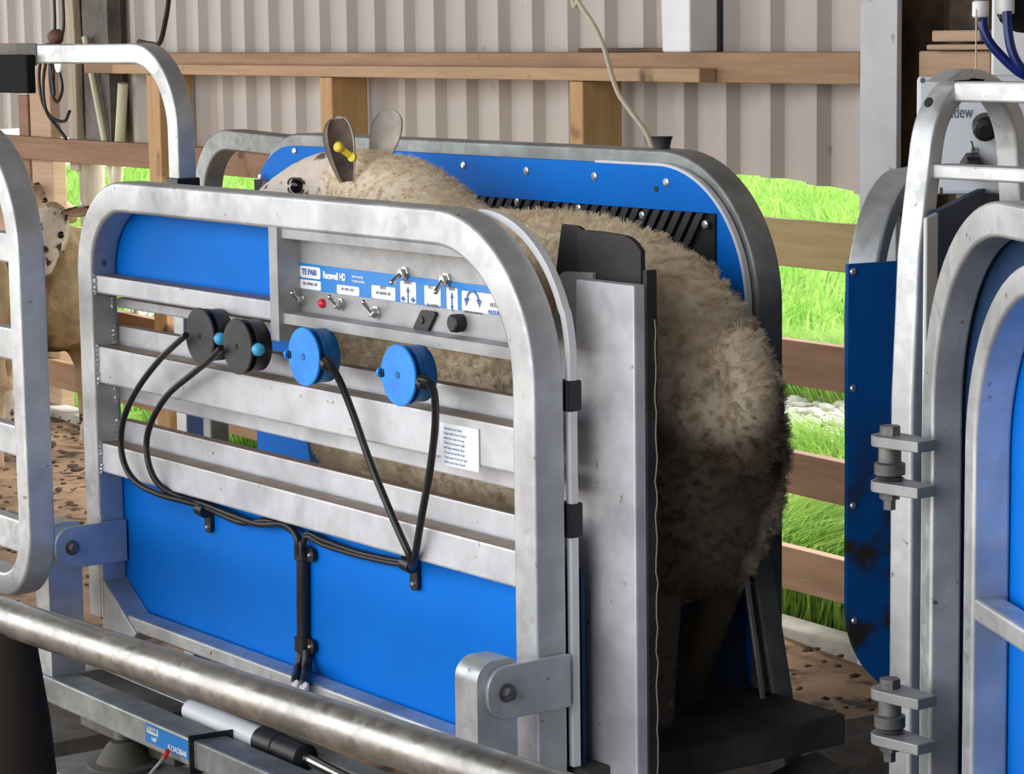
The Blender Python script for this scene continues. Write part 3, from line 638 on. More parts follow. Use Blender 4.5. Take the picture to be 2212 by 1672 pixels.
# dark floor of crate and platform
ZF = .44
MB().box((XL-.1, .07, ZF-.05), (XR+.02, YF+.02, ZF)).obj('crate_floor', 'dplat', crate, bevel=.004)
pr = onZ(1760, 1560, ZF-.035)
plat = thing('loading_platform', (.15, .3, 0), 'dark muddy timber platform at the rear of the crate', 'platform')
c_ = [onZ(1100, 1720, ZF-.09), onZ(1560, 1720, ZF-.09), onZ(1762, 1618, ZF-.09), onZ(1560, 1545, ZF-.09)]
mb = MB(); mb.prism([(q_.x, q_.y, q_.z-.05) for q_ in (V(XR+.03, .05, ZF-.09), c_[1], c_[2], V(XR+.03, YF+.02, ZF-.09))], (0, 0, .05)); mb.obj('deck', 'dplat', plat, bevel=.004)
mb = MB(); mb.box((XR+.05, .1, 0), (XR+.13, .5, ZF-.14)); mb.obj('bearer', 'dplat', plat)

pts_ = [onZ(*q, .02) for q in ((1500, 1505), (1640, 1478), (1700, 1520), (1745, 1533), (1790, 1557), (1850, 1549), (1905, 1538), (2260, 1470), (2900, 1700), (1500, 2100))]
mb = MB(); mb.prism([(p.x, p.y, -.03) for p in pts_], (0, 0, .05)); q = mb.obj('mud_patch', mat('dark_wet_mud', (.045, .035, .026), .9), bevel=.006)
nz(q.data.materials[0], 12, (.02, .016, .012), (.09, .07, .052), .3, .7, detail=10, bump=1, bdist=.02); tag(q, 'patch of dark trodden mud on the floor behind the loading platform', 'mud')
# ================================================================== SWITCH PANEL (welded box in the side frame)
fz1 = onY(640, 535, .085)[2]; fz0 = onY(600, 672, .012)[2]
YC = .040; f_top = Vector((0, YC, fz1)); f_bot = Vector((0, YC, fz0-.004)); ev = (f_top-f_bot).normalized(); ex = Vector((1, 0, 0)); en = ex.cross(ev); 
if en.y > 0: en = -en
def fas(px, py, off=0):
    p = onP(px, py, f_bot+en*off, en)-f_bot; return p.dot(ex), p.dot(ev)
def fp(u, v, off=0): return f_bot+ex*u+ev*v+en*off
xe0 = onY(583, 600, -.003)[0]; xe1 = onY(601, 600, -.003)[0]; xr_ = XR-TW*.6
zlip = onY(600, 697, .005)[2]; flen = (f_top-f_bot).length
panel = thing('switch_box', (-.45, .03, fz0), 'grey steel switch box with toggles and blue printed strip in the crate side', 'switch box')
xcc, zcc, rcc = XR-TW/2-.22, ZT-TW/2-.22, .22
def arcx(z, d=0): return xcc+math.sqrt(max(0, (rcc+d)**2-max(0, z-zcc)**2))
mb = MB()
mb.box((xe0, -.004, onY(590, 735, -.003)[2]), (xe1, YC+.012, ZT-TW+.004))
ztl = ZT-TW-.014
mb.box((xe1, .004, ztl), (arcx(ztl)-.03, YC+.004, ZT-TW+.006))
mb.box((xe1, .004, zlip), (xr_, YC+.012, fz0))
arcp = [(arcx(z), z) for z in np.linspace(zcc, ZT-TW*.6, 14)]
mb.prism([(x_, YC, z_) for x_, z_ in [(xe1, fz0-.004), (xr_, fz0-.004)]+arcp+[(xe1, ZT-TW*.6)]], (0, .004, 0))
box = mb.obj('housing', 'galvm', panel, bevel=.0012)
# printed strip: blue with white fields
def quadpx(c, off, th):
    """flat plate on the fascia between two image corners (top-left, bottom-right) kept square to the fascia"""
    (xa_, ya_), (xb2, yb2) = c; u0, v1 = fas(xa_, ya_); u1, v0 = fas(xb2, yb2); return u0, u1, v0, v1
def fplate(name, m_, u0, u1, v0, v1, o0, o1, par, r=0):
    P2 = rpoly([(u0, v0), (u1, v0), (u1, v1), (u0, v1)], [r]*4, closed=True, seg=4) if r else [(u0, v0), (u1, v0), (u1, v1), (u0, v1)]
    mb = MB(); mb.prism([fp(a, b, o0) for a, b in P2], en*(o1-o0)); return mb.obj(name, m_, par)
su0, sv1 = fas(642, 567); _, sv0b = fas(642, 622); su1 = arcx(f_bot.z+sv1)-.004
_, sv0 = fas(1085, 690); _, sv0c = fas(860, 655)
sm_ = fas(858, 600)[0]
strip = MB()
strip.prism([fp(su0, sv0b, .0002), fp(su1, sv0b, .0002), fp(su1, sv1, .0002), fp(su0, sv1, .0002)], en*.0008)
strip = strip.obj('label_strip', 'lblue', panel)
HS = sv1-sv0b
xdr = fas(872, 600)[0]
def F_(px, py): return fas(px, py)
fields = [((649, 573), (694, 604)), ((649, 602), (695, 628)), ((729, 614), (778, 640)), ((804, 615), (856, 650)), ((866, 606), (901, 656)), ((918, 616), (954, 662)), ((966, 620), (991, 670)), ((999, 627), (1096, 683))]
for k, (a_, b_) in enumerate(fields):
    u0, v1 = F_(*a_); u1, v0 = F_(*b_)
    yb_l = a_[1]+(b_[1]-a_[1])-.13*(b_[0]-a_[0]); v0 = F_(a_[0], yb_l)[1]
    fields[k] = (u0, min(u1, su1), v0, v1)
    fplate('white_field', 'label', u0, min(u1, su1-.002), v0, v1, .0011, .0015, strip, r=.003 if k != 0 else .005)
def ft(s, u, v, size, m_='inkg', bold=.0002, sx_=.9, align='CENTER'):
    q_ = fp(u, v, .0018); return text('lettering', s, 0, size, q_, ex, ev, m_, strip, align, bold, sx_)
def mid(k): u0, u1, v0, v1 = fields[k]; return (u0+u1)/2, (v0+v1)/2, u1-u0, v1-v0
u, v, w_, h_ = mid(0); ft('TE PARI', u-.002, v, .0125, 'ink', .0005, 1.05)
u0, v0 = F_(700, 594); ft('Racewell HD', u0, v0, .0155, 'label', .0007, .82, 'LEFT')
u0, v0 = F_(762, 600); ft('SHEEP HANDLER', u0, v0+.002, .0045, 'label', .0001, 1.0, 'LEFT'); ft('TE PARI RACEWELL', u0, v0-.005, .0045, 'label', .0001, 1.0, 'LEFT')
u, v, w_, h_ = mid(1); ft('ON  POWER  OFF', u, v+.001, .0056, sx_=1.0)
u, v, w_, h_ = mid(2); ft('IN  EYES  OUT', u, v+.001, .0056, 'inkg', .0001, 1.05)
u, v, w_, h_ = mid(3); ft('AUTO', u, v+.008, .0065); ft('ON  RELEASE  OFF', u, v-.001, .0056)
u, v, w_, h_ = mid(4); ft('DRAFT', u, v+.015, .008)
def arrow(u, v, du, dv, L_, hw=.005, sw=.0018, double=False):
    d_ = Vector((du, dv)).normalized(); n_ = Vector((-d_.y, d_.x)); P_ = Vector((u, v)); mb = MB()
    def W_(q): return fp(q.x, q.y, .0016)
    hl = .009; tip = P_+d_*L_/2; tail = P_-d_*L_/2
    mb.prism([W_(tip), W_(tip-d_*hl+n_*hw), W_(tip-d_*hl-n_*hw)], en*.0003)
    if double: mb.prism([W_(tail), W_(tail+d_*hl-n_*hw), W_(tail+d_*hl+n_*hw)], en*.0003)
    s0 = tail+(d_*hl*.9 if double else d_*0); s1 = tip-d_*hl*.9
    mb.prism([W_(s0+n_*sw), W_(s0-n_*sw), W_(s1-n_*sw), W_(s1+n_*sw)], en*.0003); return mb.obj('arrow', 'ink', strip)
arrow(u, v-.004, 0, 1, .026); arrow(u-w_*.33, v-.011, -1, 0, .013); arrow(u+w_*.33, v-.011, 1, 0, .013)
u, v, w_, h_ = mid(5); ft('TILT', u-.005, v+.013, .0075); ft('UP  DOWN', u, v-.015, .0065)
u, v, w_, h_ = mid(6); ft('HOLD', u, v+.015, .0075, sx_=.75); arrow(u, v-.005, 0, 1, .030, .0045, double=True)
u0_, u1_, v0_, v1_ = fields[7]; cu_ = u0_+.029; cv_ = (v0_+v1_)/2-.002
mb = MB(); ar = [(math.cos(a), math.sin(a)) for a in np.linspace(math.radians(15), math.radians(165), 18)]
inn = [fp(cu_+.0135*c, cv_+.0155*s, .0016) for c, s in ar]; out_ = [fp(cu_+.018*c, cv_+.020*s, .0016) for c, s in ar]
for i in range(17): mb.prism([inn[i], out_[i], out_[i+1], inn[i+1]], en*.0003)
mb.obj('curved_arrow', 'ink', strip)
for sg in (-1, 1):
    mb = MB(); mb.prism([fp(cu_+sg*.016-.007, cv_+.006, .0016), fp(cu_+sg*.016+.007, cv_+.006, .0016), fp(cu_+sg*.017, cv_-.006, .0016)], en*.0003); mb.obj('arrow', 'ink', strip)
ft('DECREASE  INCREASE', cu_, cv_-.014, .0048, 'inkg', 0, 1.0)
ft('HOLD', u1_-.030, cv_+.001, .0085, 'inkg'); ft('PRESSURE', u1_-.030, cv_-.010, .0085, 'ink', .0001, .85)
# toggle switches
def toggle(bx, by, tx, ty, m_='chrome'):
    u, v = fas(bx, by); b_ = fp(u, v, 0); mb = MB()
    mb.lathe(b_, en, [(.011, 0), (.011, .004), (.008, .0045), (.0075, .012), (.005, .013)], 6, sm=False)
    # lever tip at 30 mm out of the panel
    tp = onP(tx, ty, f_bot+en*.030, en); a2 = b_+en*.010
    tip = a2+(tp-a2)*1.0
    mb.tube([a2, a2.lerp(tip, .6), tip], [.0026, .0032, .0042], 10); mb.blob(tip, .0043, 0, 2)
    q = mb.obj('toggle_switch', m_, panel); return q
for a_ in ((655, 648, 632, 633), (738, 657, 713, 642), (815, 675, 786, 653)): toggle(*a_)
for a_ in ((877, 590, 847, 610), (967, 604, 942, 630)): toggle(*a_)
u, v = fas(698, 655); mb = MB(); mb.lathe(fp(u, v), en, [(.0078, 0), (.0075, .004), (.005, .007), (.001, .0085)], 20); mb.obj('warning_lamp', 'red', panel)
u, v = fas(918, 691); mb = MB(); q2 = rpoly([fas(896, 711), fas(930, 716), fas(950, 674), fas(916, 669)], [.004]*4, closed=True, seg=4)
mb.prism([fp(a, b, 0) for a, b in q2], en*.006); rk = mb.obj('rocker_switch', 'black', panel, bevel=.0012)
mb = MB(); mb.lathe(fp(u, v, .006), en, [(.006, 0), (.006, .002), (.004, .0025)], 16); mb.obj('button', 'blackd', rk)
u, v = fas(998, 697); mb = MB(); mb.lathe(fp(u, v), en, [(.0135, 0), (.0145, .012), (.0135, .018), (.011, .020)], 10); mb.obj('round_knob', 'black', panel)

# instruction sheet on the rails
a_ = onY(952, 905, .009); b_ = onY(1036, 1000, .009)
sh = MB().box((a_.x, .0075, a_.z-.068), (b_.x, .0093, a_.z-.004)).obj('paper_notice', 'label'); tag(sh, 'small white paper notice with printed lines stuck on the side rails of the crate', 'notice')
zz_ = a_.z-.012
for ln in ('Operation and safety', 'Keep hands clear of doors', 'when the crate is in use.', 'Check air pressure daily', 'and keep switches clean.', 'Do not exceed the load', 'Drain water from the tank', 'before each day of work.'):
    text('lettering', ln, 0, .0058, (a_.x+.010, .0073, zz_), (1, 0, 0), (0, 0, 1), 'ink', sh, 'LEFT', 0, .95, .0001); zz_ -= .0072

# ================================================================== ROUND SENSOR PUCKS AND CABLES
def puck(px, py, dia_px, m1, m2, cap, lab, yc=-.036, body_r=.92, tilt=0):
    c = onY(px, py, yc); s = F/ -((A.T@(np.array(c)-C))[2]); R = dia_px/2/s
    t = thing('round_magnet_switch', c, lab, 'switch', 'round magnet switches on the crate side rail')
    ax = Vector((0, 1, 0)); L_ = .009-yc
    mb = MB(); mb.lathe(c, ax, [(.0045, .0015), (.0055, 0), (R-.001, 0), (R, .001), (R, .0035), (R-.001, .0045), (.6*R, .0045)], 48); mb.obj('front_flange', m1, t, ang=30)
    mb = MB(); mb.lathe(c, ax, [(R*.80, .0045), (R*.80, .014), (R*.95, .0142), (R*.95, .019), (R*body_r, .0205), (R*body_r, L_-.003), (R*.85, L_-.0005)], 48); bd = mb.obj('body', m2, t, ang=60)
    mb = MB(); mb.lathe(c+V(0, -.0003, 0), ax, [(.0042, 0), (.0042, .0012)], 12); mb.obj('centre_dimple', m2, t)
    if cap == 'cyan':
        q = onY(px+0.63*dia_px*.95, py+8, yc+.010); mb = MB(); mb.lathe(c+V(R*.80, .014, -.002), (1, -.25, .1), [(.012, 0), (.012, .012), (.009, .016)], 16); mb.obj('cable_gland', 'black', t)
        mb = MB(); mb.lathe(c+V(R*.80+.013, .011, -.001), (1, -.25, .1), [(.0105, 0), (.0105, .006), (.007, .010), (.002, .011)], 20); mb.obj('end_cap', 'cyan', t, ang=60)
    else:
        mb = MB(); mb.lathe(c+V(-R*.8, .010, 0), (-1, 0, -.05), [(.012, 0), (.012, .011), (.009, .014)], 16); mb.obj('end_knob', 'black', t)
        mb = MB(); mb.lathe(c+V(-R*.95, .0015, 0), (-1, 0, -.0), [(.008, 0), (.0078, .006), (.005, .010)], 16); mb.obj('tab', m1, t)
        mb = MB(); mb.lathe(c+V(R*.72, .014, -.004), (1, -.2, -.2), [(.012, 0), (.011, .018), (.008, .026)], 16); mb.obj('cable_gland', 'black', t)
    return c, R
P1 = puck(430, 726, 122, 'blackd', 'black', 'cyan', 'black round magnet switch at far left of the side rails')
P2_ = puck(511, 749, 122, 'blackd', 'black', 'cyan', 'black round magnet switch beside the first blue one')
P3 = puck(655, 771, 128, 'puck', 'puckd', 'knob', 'bright blue round magnet switch below the left end of the switch panel')
P4 = puck(859, 811, 135, 'puck', 'puckd', 'knob', 'bright blue round magnet switch nearest the fleece, rightmost of the four')
def cable(name, pl_, r, lab, m_='cable', cat='cable'):
    pts = [onY(p[0], p[1], p[2]) for p in pl_]
    q = MB().tube(smooth_path(pts, 7), r, 10).obj(name, m_); tag(q, lab, cat, 'black cables on the crate side'); return q
cable('cable', ((402, 724, -.055), (385, 738, -.05), (342, 780, -.03), (300, 835, -.02), (272, 890, -.012), (261, 945, -.010), (268, 1000, -.010), (295, 1042, -.010), (345, 1068, .0), (400, 1083, .02), (450, 1098, .038), (520, 1128, .04), (580, 1125, .04), (625, 1142, .038), (648, 1168, .036), (652, 1200, .036)), .0058, 'black cable looping down from the leftmost black switch')
cable('cable', ((478, 752, -.05), (452, 778, -.035), (415, 808, -.02), (365, 850, -.012), (332, 900, -.010), (317, 950, -.010), (322, 1005, -.010), (345, 1048, .0), (392, 1074, .02), (440, 1088, .036), (500, 1112, .038), (560, 1132, .038), (615, 1133, .036), (640, 1158, .032), (645, 1200, .034)), .0058, 'black cable looping down from the second black switch')
cable('cable', ((700, 772, -.058), (715, 790, -.05), (735, 825, -.035), (765, 900, -.02), (800, 1000, -.010), (845, 1110, -.006), (885, 1200, .0), (893, 1222, .02)), .0058, 'black cable running from the left blue switch down to the clip')
cable('cable', ((905, 818, -.058), (925, 825, -.05), (938, 850, -.035), (940, 920, -.015), (928, 1020, -.008), (910, 1120, -.006), (897, 1200, .0), (890, 1225, .02)), .0058, 'black cable running from the right blue switch down to the clip')
for k, dy in enumerate((0, 7)):
    cable('cable', ((888, 1215+dy, .036), (840, 1208+dy, .042), (770, 1192+dy, .042), (700, 1167+dy*1.5, .042), (665, 1152+dy, .036), (655, 1175, .036)), .0045, ('upper', 'lower')[k]+' black cable running from the right clip along the blue sheet to the black conduit')
# conduit down the sheet, its clips
con = thing('cable_conduit', onY(655, 1300, .04), 'black conduit running down the lower blue sheet between two clips', 'conduit')
MB().tube([onY(655, 1185, .045), onY(656, 1412, .045)], .0115, 14).obj('conduit_pipe', 'cable', con)
MB().tube(smooth_path([onY(652, 1408, .043), onY(645, 1446, .030), onY(640, 1466, .0), onY(638, 1482, -.008)]), .0088, 10).obj('conduit_tail', 'cable', con)
MB().tube(smooth_path([onY(664, 1408, .043), onY(662, 1446, .030), onY(659, 1468, .0), onY(657, 1484, -.008)]), .0088, 10).obj('conduit_tail', 'cable', con)
mb = MB()
for a0_, b0_ in (((638, 1474), (630, 1516)), ((657, 1478), (649, 1526))):
    for k in range(22):
        f = k/21; p = onY(a0_[0]+(b0_[0]-a0_[0])*f+4*math.sin(k*1.9), a0_[1]+(b0_[1]-a0_[1])*f, -.008+.003*math.cos(k*1.9)); mb.blob(p, .0062, .1, 1)
mb.obj('braided_end', 'white', con)
def pclip(px, py, horiz, lab, r=.0145):
    t = thing('cable_clip', onY(px, py, .045), lab, 'clip', 'black cable clips on the lower blue sheet'); c = onY(px, py, .046)
    mb = MB()
    if horiz:   # cable runs vertical, ear to the right
        mb.lathe(c+V(0, 0, -.012), (0, 0, 1), [(r, 0), (r+.001, .001), (r+.001, .023), (r, .024)], 20); mb.obj('band', 'cable', t)
        mb = MB(); mb.prism([(x_, .049, z_) for x_, z_ in rpoly([(c.x, c.z-.012), (c.x+.036, c.z-.012), (c.x+.036, c.z+.012), (c.x, c.z+.012)], [0, .011, .011, 0], closed=True)], (0, -.006, 0)); mb.obj('ear', 'cable', t)
        screw(c.x+.026, .043, c.z, .004, t)
    else:
        mb.lathe(c+V(-.013, -.008, 0), (1, 0, -.1), [(r, 0), (r+.001, .001), (r+.001, .022), (r, .024)], 20); mb.obj('band', 'cable', t)
        mb = MB(); mb.prism([(x_, .051, z_) for x_, z_ in rpoly([(c.x-.010, c.z), (c.x-.010, c.z-.044), (c.x+.011, c.z-.044), (c.x+.011, c.z)], [0, .0095, .0095, 0], closed=True)], (0, -.006, 0)); mb.obj('ear', 'cable', t)
        screw(c.x, .045, c.z-.033, .004, t)
pclip(448, 1098, False, 'black cable clip nearest the left end of the lower blue sheet', .0125)
pclip(893, 1216, False, 'black cable clip where the two blue-switch cables meet', .0115)
pclip(655, 1193, True, 'upper black clip on the vertical conduit'); pclip(656, 1390, True, 'lower black clip on the vertical conduit')

# ================================================================== REAR DOOR POST WITH RUBBER
door = thing('rear_door_post', (.1, .15, 0), 'pale galvanised sliding door post with black rubber flaps at the rear of the crate', 'door post')
YD = .115
dx0 = onY(1246, 900, YD)[0]; dx1 = onY(1371, 900, YD)[0]; dzt = onY(1246, 603, YD)[2]
MB().box((dx0, YD, .2), (dx1, YD+.022, dzt)).obj('post_face', 'galvw', door, bevel=.003)
mb = MB(); q2 = rpoly([(onY(1207, 700, YD+.03)[0], .7), (onY(1207, 700, YD+.03)[0], onY(1207, 585, YD+.03)[2]), (dx0+.01, onY(1240, 583, YD+.03)[2]), (dx0+.01, .7)], [0, .03, 0, 0]); mb.prism([(x_, YD+.024, z_) for x_, z_ in q2], (0, .006, 0)); mb.obj('back_plate', 'galv', door)
# rubber flaps
fa = [onY(*p, YD+.035) for p in ((1203, 640), (1200, 585), (1212, 484), (1245, 488), (1256, 495), (1252, 640))]
mb = MB(); mb.prism(fa, (0, .008, 0)); mb.obj('narrow_flap', 'rubber', door, bevel=.002)
mb = MB(); K = 12; rings = []
for i in range(K+1):
    f = i/K; px = 1247+(1384-1247)*f; yo = YD+.024+.02*math.sin(f*math.pi)*.3+.03*f*f
    top = 497+4*f+ (95*max(0, f-.75)*4*max(0, f-.75) if f > .75 else 0)+18*f*f
    a_ = onY(px, top, yo); rings.append((a_, V(a_.x, yo, .35)))
for th in (0,):
    R_ = [[mb.bm.verts.new(a_), mb.bm.verts.new(b_), mb.bm.verts.new(b_+V(0, .008, 0)), mb.bm.verts.new(a_+V(0, .008, 0))] for a_, b_ in rings]
for i in range(K):
    for j in range(4): mb._f([R_[i][j], R_[i][(j+1) % 4], R_[i+1][(j+1) % 4], R_[i+1][j]], j in (0, 2))
mb._f(R_[0][::-1]); mb._f(R_[-1]); mb.obj('wide_flap', 'rubber', door, ang=50)
# rubber strip down the right side with a stitched edge
xs1 = dx1
mb = MB(); mb.box((dx1-.004, YD+.020, .2), (dx1+.004, YD+.038, dzt+.02)); mb.obj('side_strip', 'rubber', door)
mb = MB(); pts = []
for i in range(60):
    z = dzt-.05-i*.0165; pts.append((dx1+.005, YD+.034+.0015*math.sin(i*1.7)+.001*random.uniform(-1, 1), z))
mb.tube(pts, .0012, 5); mb.obj('stitched_edge', mat('pale_thread', (.32, .28, .25), .8), door)

# ================================================================== SHEEP (the penned ewe)
wool = mat('cream_fleece', (.62, .50, .36), .95, spec=.15)
nt = wool.node_tree; N = nt.nodes; L = nt.links; bs = N['Principled BSDF']
geo = N.new('ShaderNodeNewGeometry'); sepp = N.new('ShaderNodeSeparateXYZ'); L.new(geo.outputs['Position'], sepp.inputs[0])
n1 = N.new('ShaderNodeTexNoise'); n1.inputs['Scale'].default_value = 28; n1.inputs['Detail'].default_value = 6; L.new(geo.outputs['Position'], n1.inputs['Vector'])
cr1 = N.new('ShaderNodeValToRGB'); cr1.color_ramp.elements[0].position = .3; cr1.color_ramp.elements[1].position = .7
cr1.color_ramp.elements[0].color = (.80, .65, .46, 1); cr1.color_ramp.elements[1].color = (.96, .86, .67, 1); L.new(n1.outputs[0], cr1.inputs[0])
n2 = N.new('ShaderNodeTexNoise'); n2.inputs['Scale'].default_value = 5; n2.inputs['Detail'].default_value = 5; L.new(geo.outputs['Position'], n2.inputs['Vector'])
def mrange(src, a, b, c=0, d=1):
    m_ = N.new('ShaderNodeMapRange'); m_.inputs[1].default_value = a; m_.inputs[2].default_value = b; m_.inputs[3].default_value = c; m_.inputs[4].default_value = d; m_.interpolation_type = 'SMOOTHSTEP'; L.new(src, m_.inputs[0]); return m_.outputs[0]
def mop(op, a, b):
    m_ = N.new('ShaderNodeMath'); m_.operation = op; m_.use_clamp = op != 'ADD'
    for i, q in enumerate((a, b)):
        if isinstance(q, (int, float)): m_.inputs[i].default_value = q
        else: L.new(q, m_.inputs[i])
    return m_.outputs[0]
# caked dung and painted-in shade: rear end, low down and round the tail, never the back
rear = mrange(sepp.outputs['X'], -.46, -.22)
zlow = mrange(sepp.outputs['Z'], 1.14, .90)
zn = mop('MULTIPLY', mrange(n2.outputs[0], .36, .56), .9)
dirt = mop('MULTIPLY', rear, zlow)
dirt_shade2 = mop('MULTIPLY', mop('MULTIPLY', mrange(sepp.outputs['Z'], .80, .60), .75), mrange(sepp.outputs['X'], -.62, -.40))
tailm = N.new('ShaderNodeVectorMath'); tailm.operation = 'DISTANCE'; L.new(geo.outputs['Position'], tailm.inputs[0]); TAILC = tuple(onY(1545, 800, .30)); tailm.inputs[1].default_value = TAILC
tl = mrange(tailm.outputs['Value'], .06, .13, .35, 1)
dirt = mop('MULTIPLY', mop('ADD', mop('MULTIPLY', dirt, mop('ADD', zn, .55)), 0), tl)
dirt = mop('MAXIMUM', dirt, mop('MULTIPLY', dirt_shade2, mop('ADD', zn, .2)))
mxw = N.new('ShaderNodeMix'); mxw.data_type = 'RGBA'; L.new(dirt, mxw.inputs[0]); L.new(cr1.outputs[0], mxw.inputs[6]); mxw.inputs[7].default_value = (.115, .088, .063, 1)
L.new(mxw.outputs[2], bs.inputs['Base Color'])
bpw = N.new('ShaderNodeBump'); bpw.inputs['Strength'].default_value = .5; bpw.inputs['Distance'].default_value = .01; L.new(n1.outputs[0], bpw.inputs['Height']); L.new(bpw.outputs[0], bs.inputs['Normal'])
face_m = mat('pale_face_hair', (.66, .56, .47), .8, spec=.2); nz(face_m, 14, (.68, .56, .45), (.86, .76, .65), co='Object', bump=.25, bdist=.004)
overlay(face_m, (.16, .11, .09), 26, .61, .67, 2)
ear_in = mat('dark_inner_ear', (.10, .065, .05), .8); nz(ear_in, 30, (.06, .04, .032), (.17, .12, .09), bump=.3)
ear_out = mat('grey_ear_hair', (.48, .43, .38), .85); nz(ear_out, 20, (.44, .39, .34), (.74, .68, .60), bump=.25)
eye_m = mat('dark_eye', (.01, .008, .007), .08)
YS = .352
nose = onY(560, 440, YS); crown = onY(830, 345, YS); eye = onY(641, 402, .278); pol = onY(700, 340, YS)
def ewe(mb):
    sec = []
    #      X,    zc,   half width, half height
    B = [(-1.02, .86, .08, .10), (-.98, .86, .12, .15), (-.90, .875, .15, .20), (-.78, .90, .165, .262), (-.62, .91, .175, .292), (-.45, .91, .18, .302), (-.30, .905, .183, .305), (-.18, .90, .183, .295), (-.08, .89, .175, .27), (.0, .875, .15, .225), (.05, .86, .11, .17), (.075, .85, .065, .10)]; B = [(q-.11, a, b, c) for q, a, b, c in B]
    loft(mb, [((x_, YS, z_), (0, w_, 0), (0, 0, h_)) for x_, z_, w_, h_ in B], 28)
    # neck
    nk = [(onY(1010, 640, YS), .15, .13), (onY(960, 570, YS), .125, .125), (onY(925, 525, YS), .112, .115), (onY(880, 466, YS), .098, .102), (onY(830, 428, YS), .082, .087)]
    secs = []
    for i, (c, a, b) in enumerate(nk):
        t = ((nk[min(i+1, 4)][0]-nk[max(i-1, 0)][0])).normalized(); s_ = Vector((0, 1, 0)); w2 = t.cross(s_).normalized(); secs.append((c, s_*a, w2*b))
    loft(mb, secs, 24)
    hd = [(onY(x_, y_, Y_), a, b) for x_, y_, Y_, a, b in ((865, 440, .36, .05, .05), (830, 426, .36, .070, .080), (780, 420, .358, .073, .082), (735, 418, .352, .070, .080), (700, 418, .343, .066, .076), (668, 423, .33, .060, .069), (640, 432, .318, .053, .061), (610, 445, .30, .046, .054), (580, 463, .28, .041, .047), (550, 485, .262, .036, .040), (535, 497, .25, .024, .026))]
    secs = []
    for i, (c, a, b) in enumerate(hd):
        t = (hd[min(i+1, 10)][0]-hd[max(i-1, 0)][0]).normalized(); s_ = Vector((-t.y, t.x, 0)).normalized(); w2 = t.cross(s_).normalized(); secs.append((c, s_*a, w2*b))
    loft(mb, secs, 24)
    # hind legs
    for y, pp in ((.44, ((1480, 960, .11), (1530, 1080, .085), (1562, 1170, .052), (1568, 1215, .043), (1545, 1300, .036), (1510, 1400, .032), (1482, 1490, .030), (1474, 1550, .033), (1462, 1585, .030))), (.25, ((1380, 1000, .11), (1405, 1120, .080), (1418, 1200, .048), (1420, 1300, .038), (1416, 1420, .034), (1412, 1500, .034), (1408, 1570, .036)))):
        P_ = [onY(a, b, y) for a, b, _ in pp]; R_ = [c for _, _, c in pp]; mb.tube(P_, R_, 16)
    # fore legs
    for y in (.26, .44):
        mb.tube([(-.86, y, .82), (-.87, y, .70), (-.88, y, .60), (-.88, y, .50), (-.885, y, .455)], [.075, .050, .034, .028, .032], 14)
    # tail stump
    mb.tube([(-.07, YS, 1.04), (-.025, YS, .98), (-.015, YS, .90), (-.025, YS, .85)], [.05, .052, .048, .030], 14)
me = organic(ewe, .011, 8)
# ears (part of the same body mesh)
def ear(bm_, base, tip, wdir, w, curl, mi_out, mi_in, K=12, J=10):
    base = Vector(base); tip = Vector(tip); ax_ = tip-base; wd = Vector(wdir); wd = (wd-ax_*wd.dot(ax_)/ax_.length_squared).normalized(); nn = ax_.cross(wd).normalized()
    lay = []
    for side in (0, 1):
        g_ = []
        for i in range(K+1):
            f = i/K; ww = w*(.42+1.25*f-1.0*f*f*.6)*math.sqrt(max(0, 1-f**5)) if f > 0 else w*.42
            row = []
            for j in range(J+1):
                s_ = (j/J*2-1); c_ = base+ax_*f+wd*(s_*ww)+nn*(curl*ww*(s_*s_)*(1.0-.35*f))-nn*(side*.006)
                row.append(bm_.verts.new(c_))
            g_.append(row)
        lay.append(g_)
        for i in range(K):
            for j in range(J):
                f_ = bm_.faces.new((g_[i][j], g_[i][j+1], g_[i+1][j+1], g_[i+1][j])); f_.smooth = True; f_.material_index = mi_in if side == 0 and j > 0 and j < J-2 and i < K-1 else mi_out
    a_, b_ = lay
    for i in range(K):
        for j in (0, J):
            f_ = bm_.faces.new((a_[i][j], a_[i+1][j], b_[i+1][j], b_[i][j])); f_.smooth = True; f_.material_index = mi_out
    for j in range(J): f_ = bm_.faces.new((a_[K][j], a_[K][j+1], b_[K][j+1], b_[K][j])); f_.material_index = mi_out
bm = bmesh.new(); bm.from_mesh(me)
hx = crown.x+.01
for f in bm.faces:
    c = f.calc_center_median()
    lim = pol.x+.095+.018*mnoise.noise(c*18)+(c.z-1.2)*.2
    f.material_index = 1 if (c.x < lim and c.z > .95) else 0
nb = len(bm.verts)
toC = (Vector(C)-crown).normalized()
eb1 = onY(752, 392, YS-.075); et1 = onY(728, 250, YS-.09)
eb2 = onY(818, 362, YS+.04); et2 = onY(850, 236, YS+.06)
ear(bm, eb1, et1, (-.8, -.75, 0), .030, .8, 3, 2, 22, 16)
ear(bm, eb2, et2, (.75, .70, .0), .030, -.5, 3, 3, 22, 16)
mew = bpy.data.meshes.new('ewe'); bm.to_mesh(mew); bm.free()
sheep = thing('sheep', (-.45, YS, .44), 'cream fleeced ewe with a yellow ear tag standing inside the weigh crate', 'sheep')
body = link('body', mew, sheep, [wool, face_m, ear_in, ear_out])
hdir = Vector((-.92, -.38, 0)).normalized(); eo = Vector((.38, -.92, 0)).normalized()
mb = MB(); mb.blob(eye-eo*.005, .0155, 0, 3); mb.obj('eye', eye_m, sheep)
mb = MB(); ec = eye-eo*.001
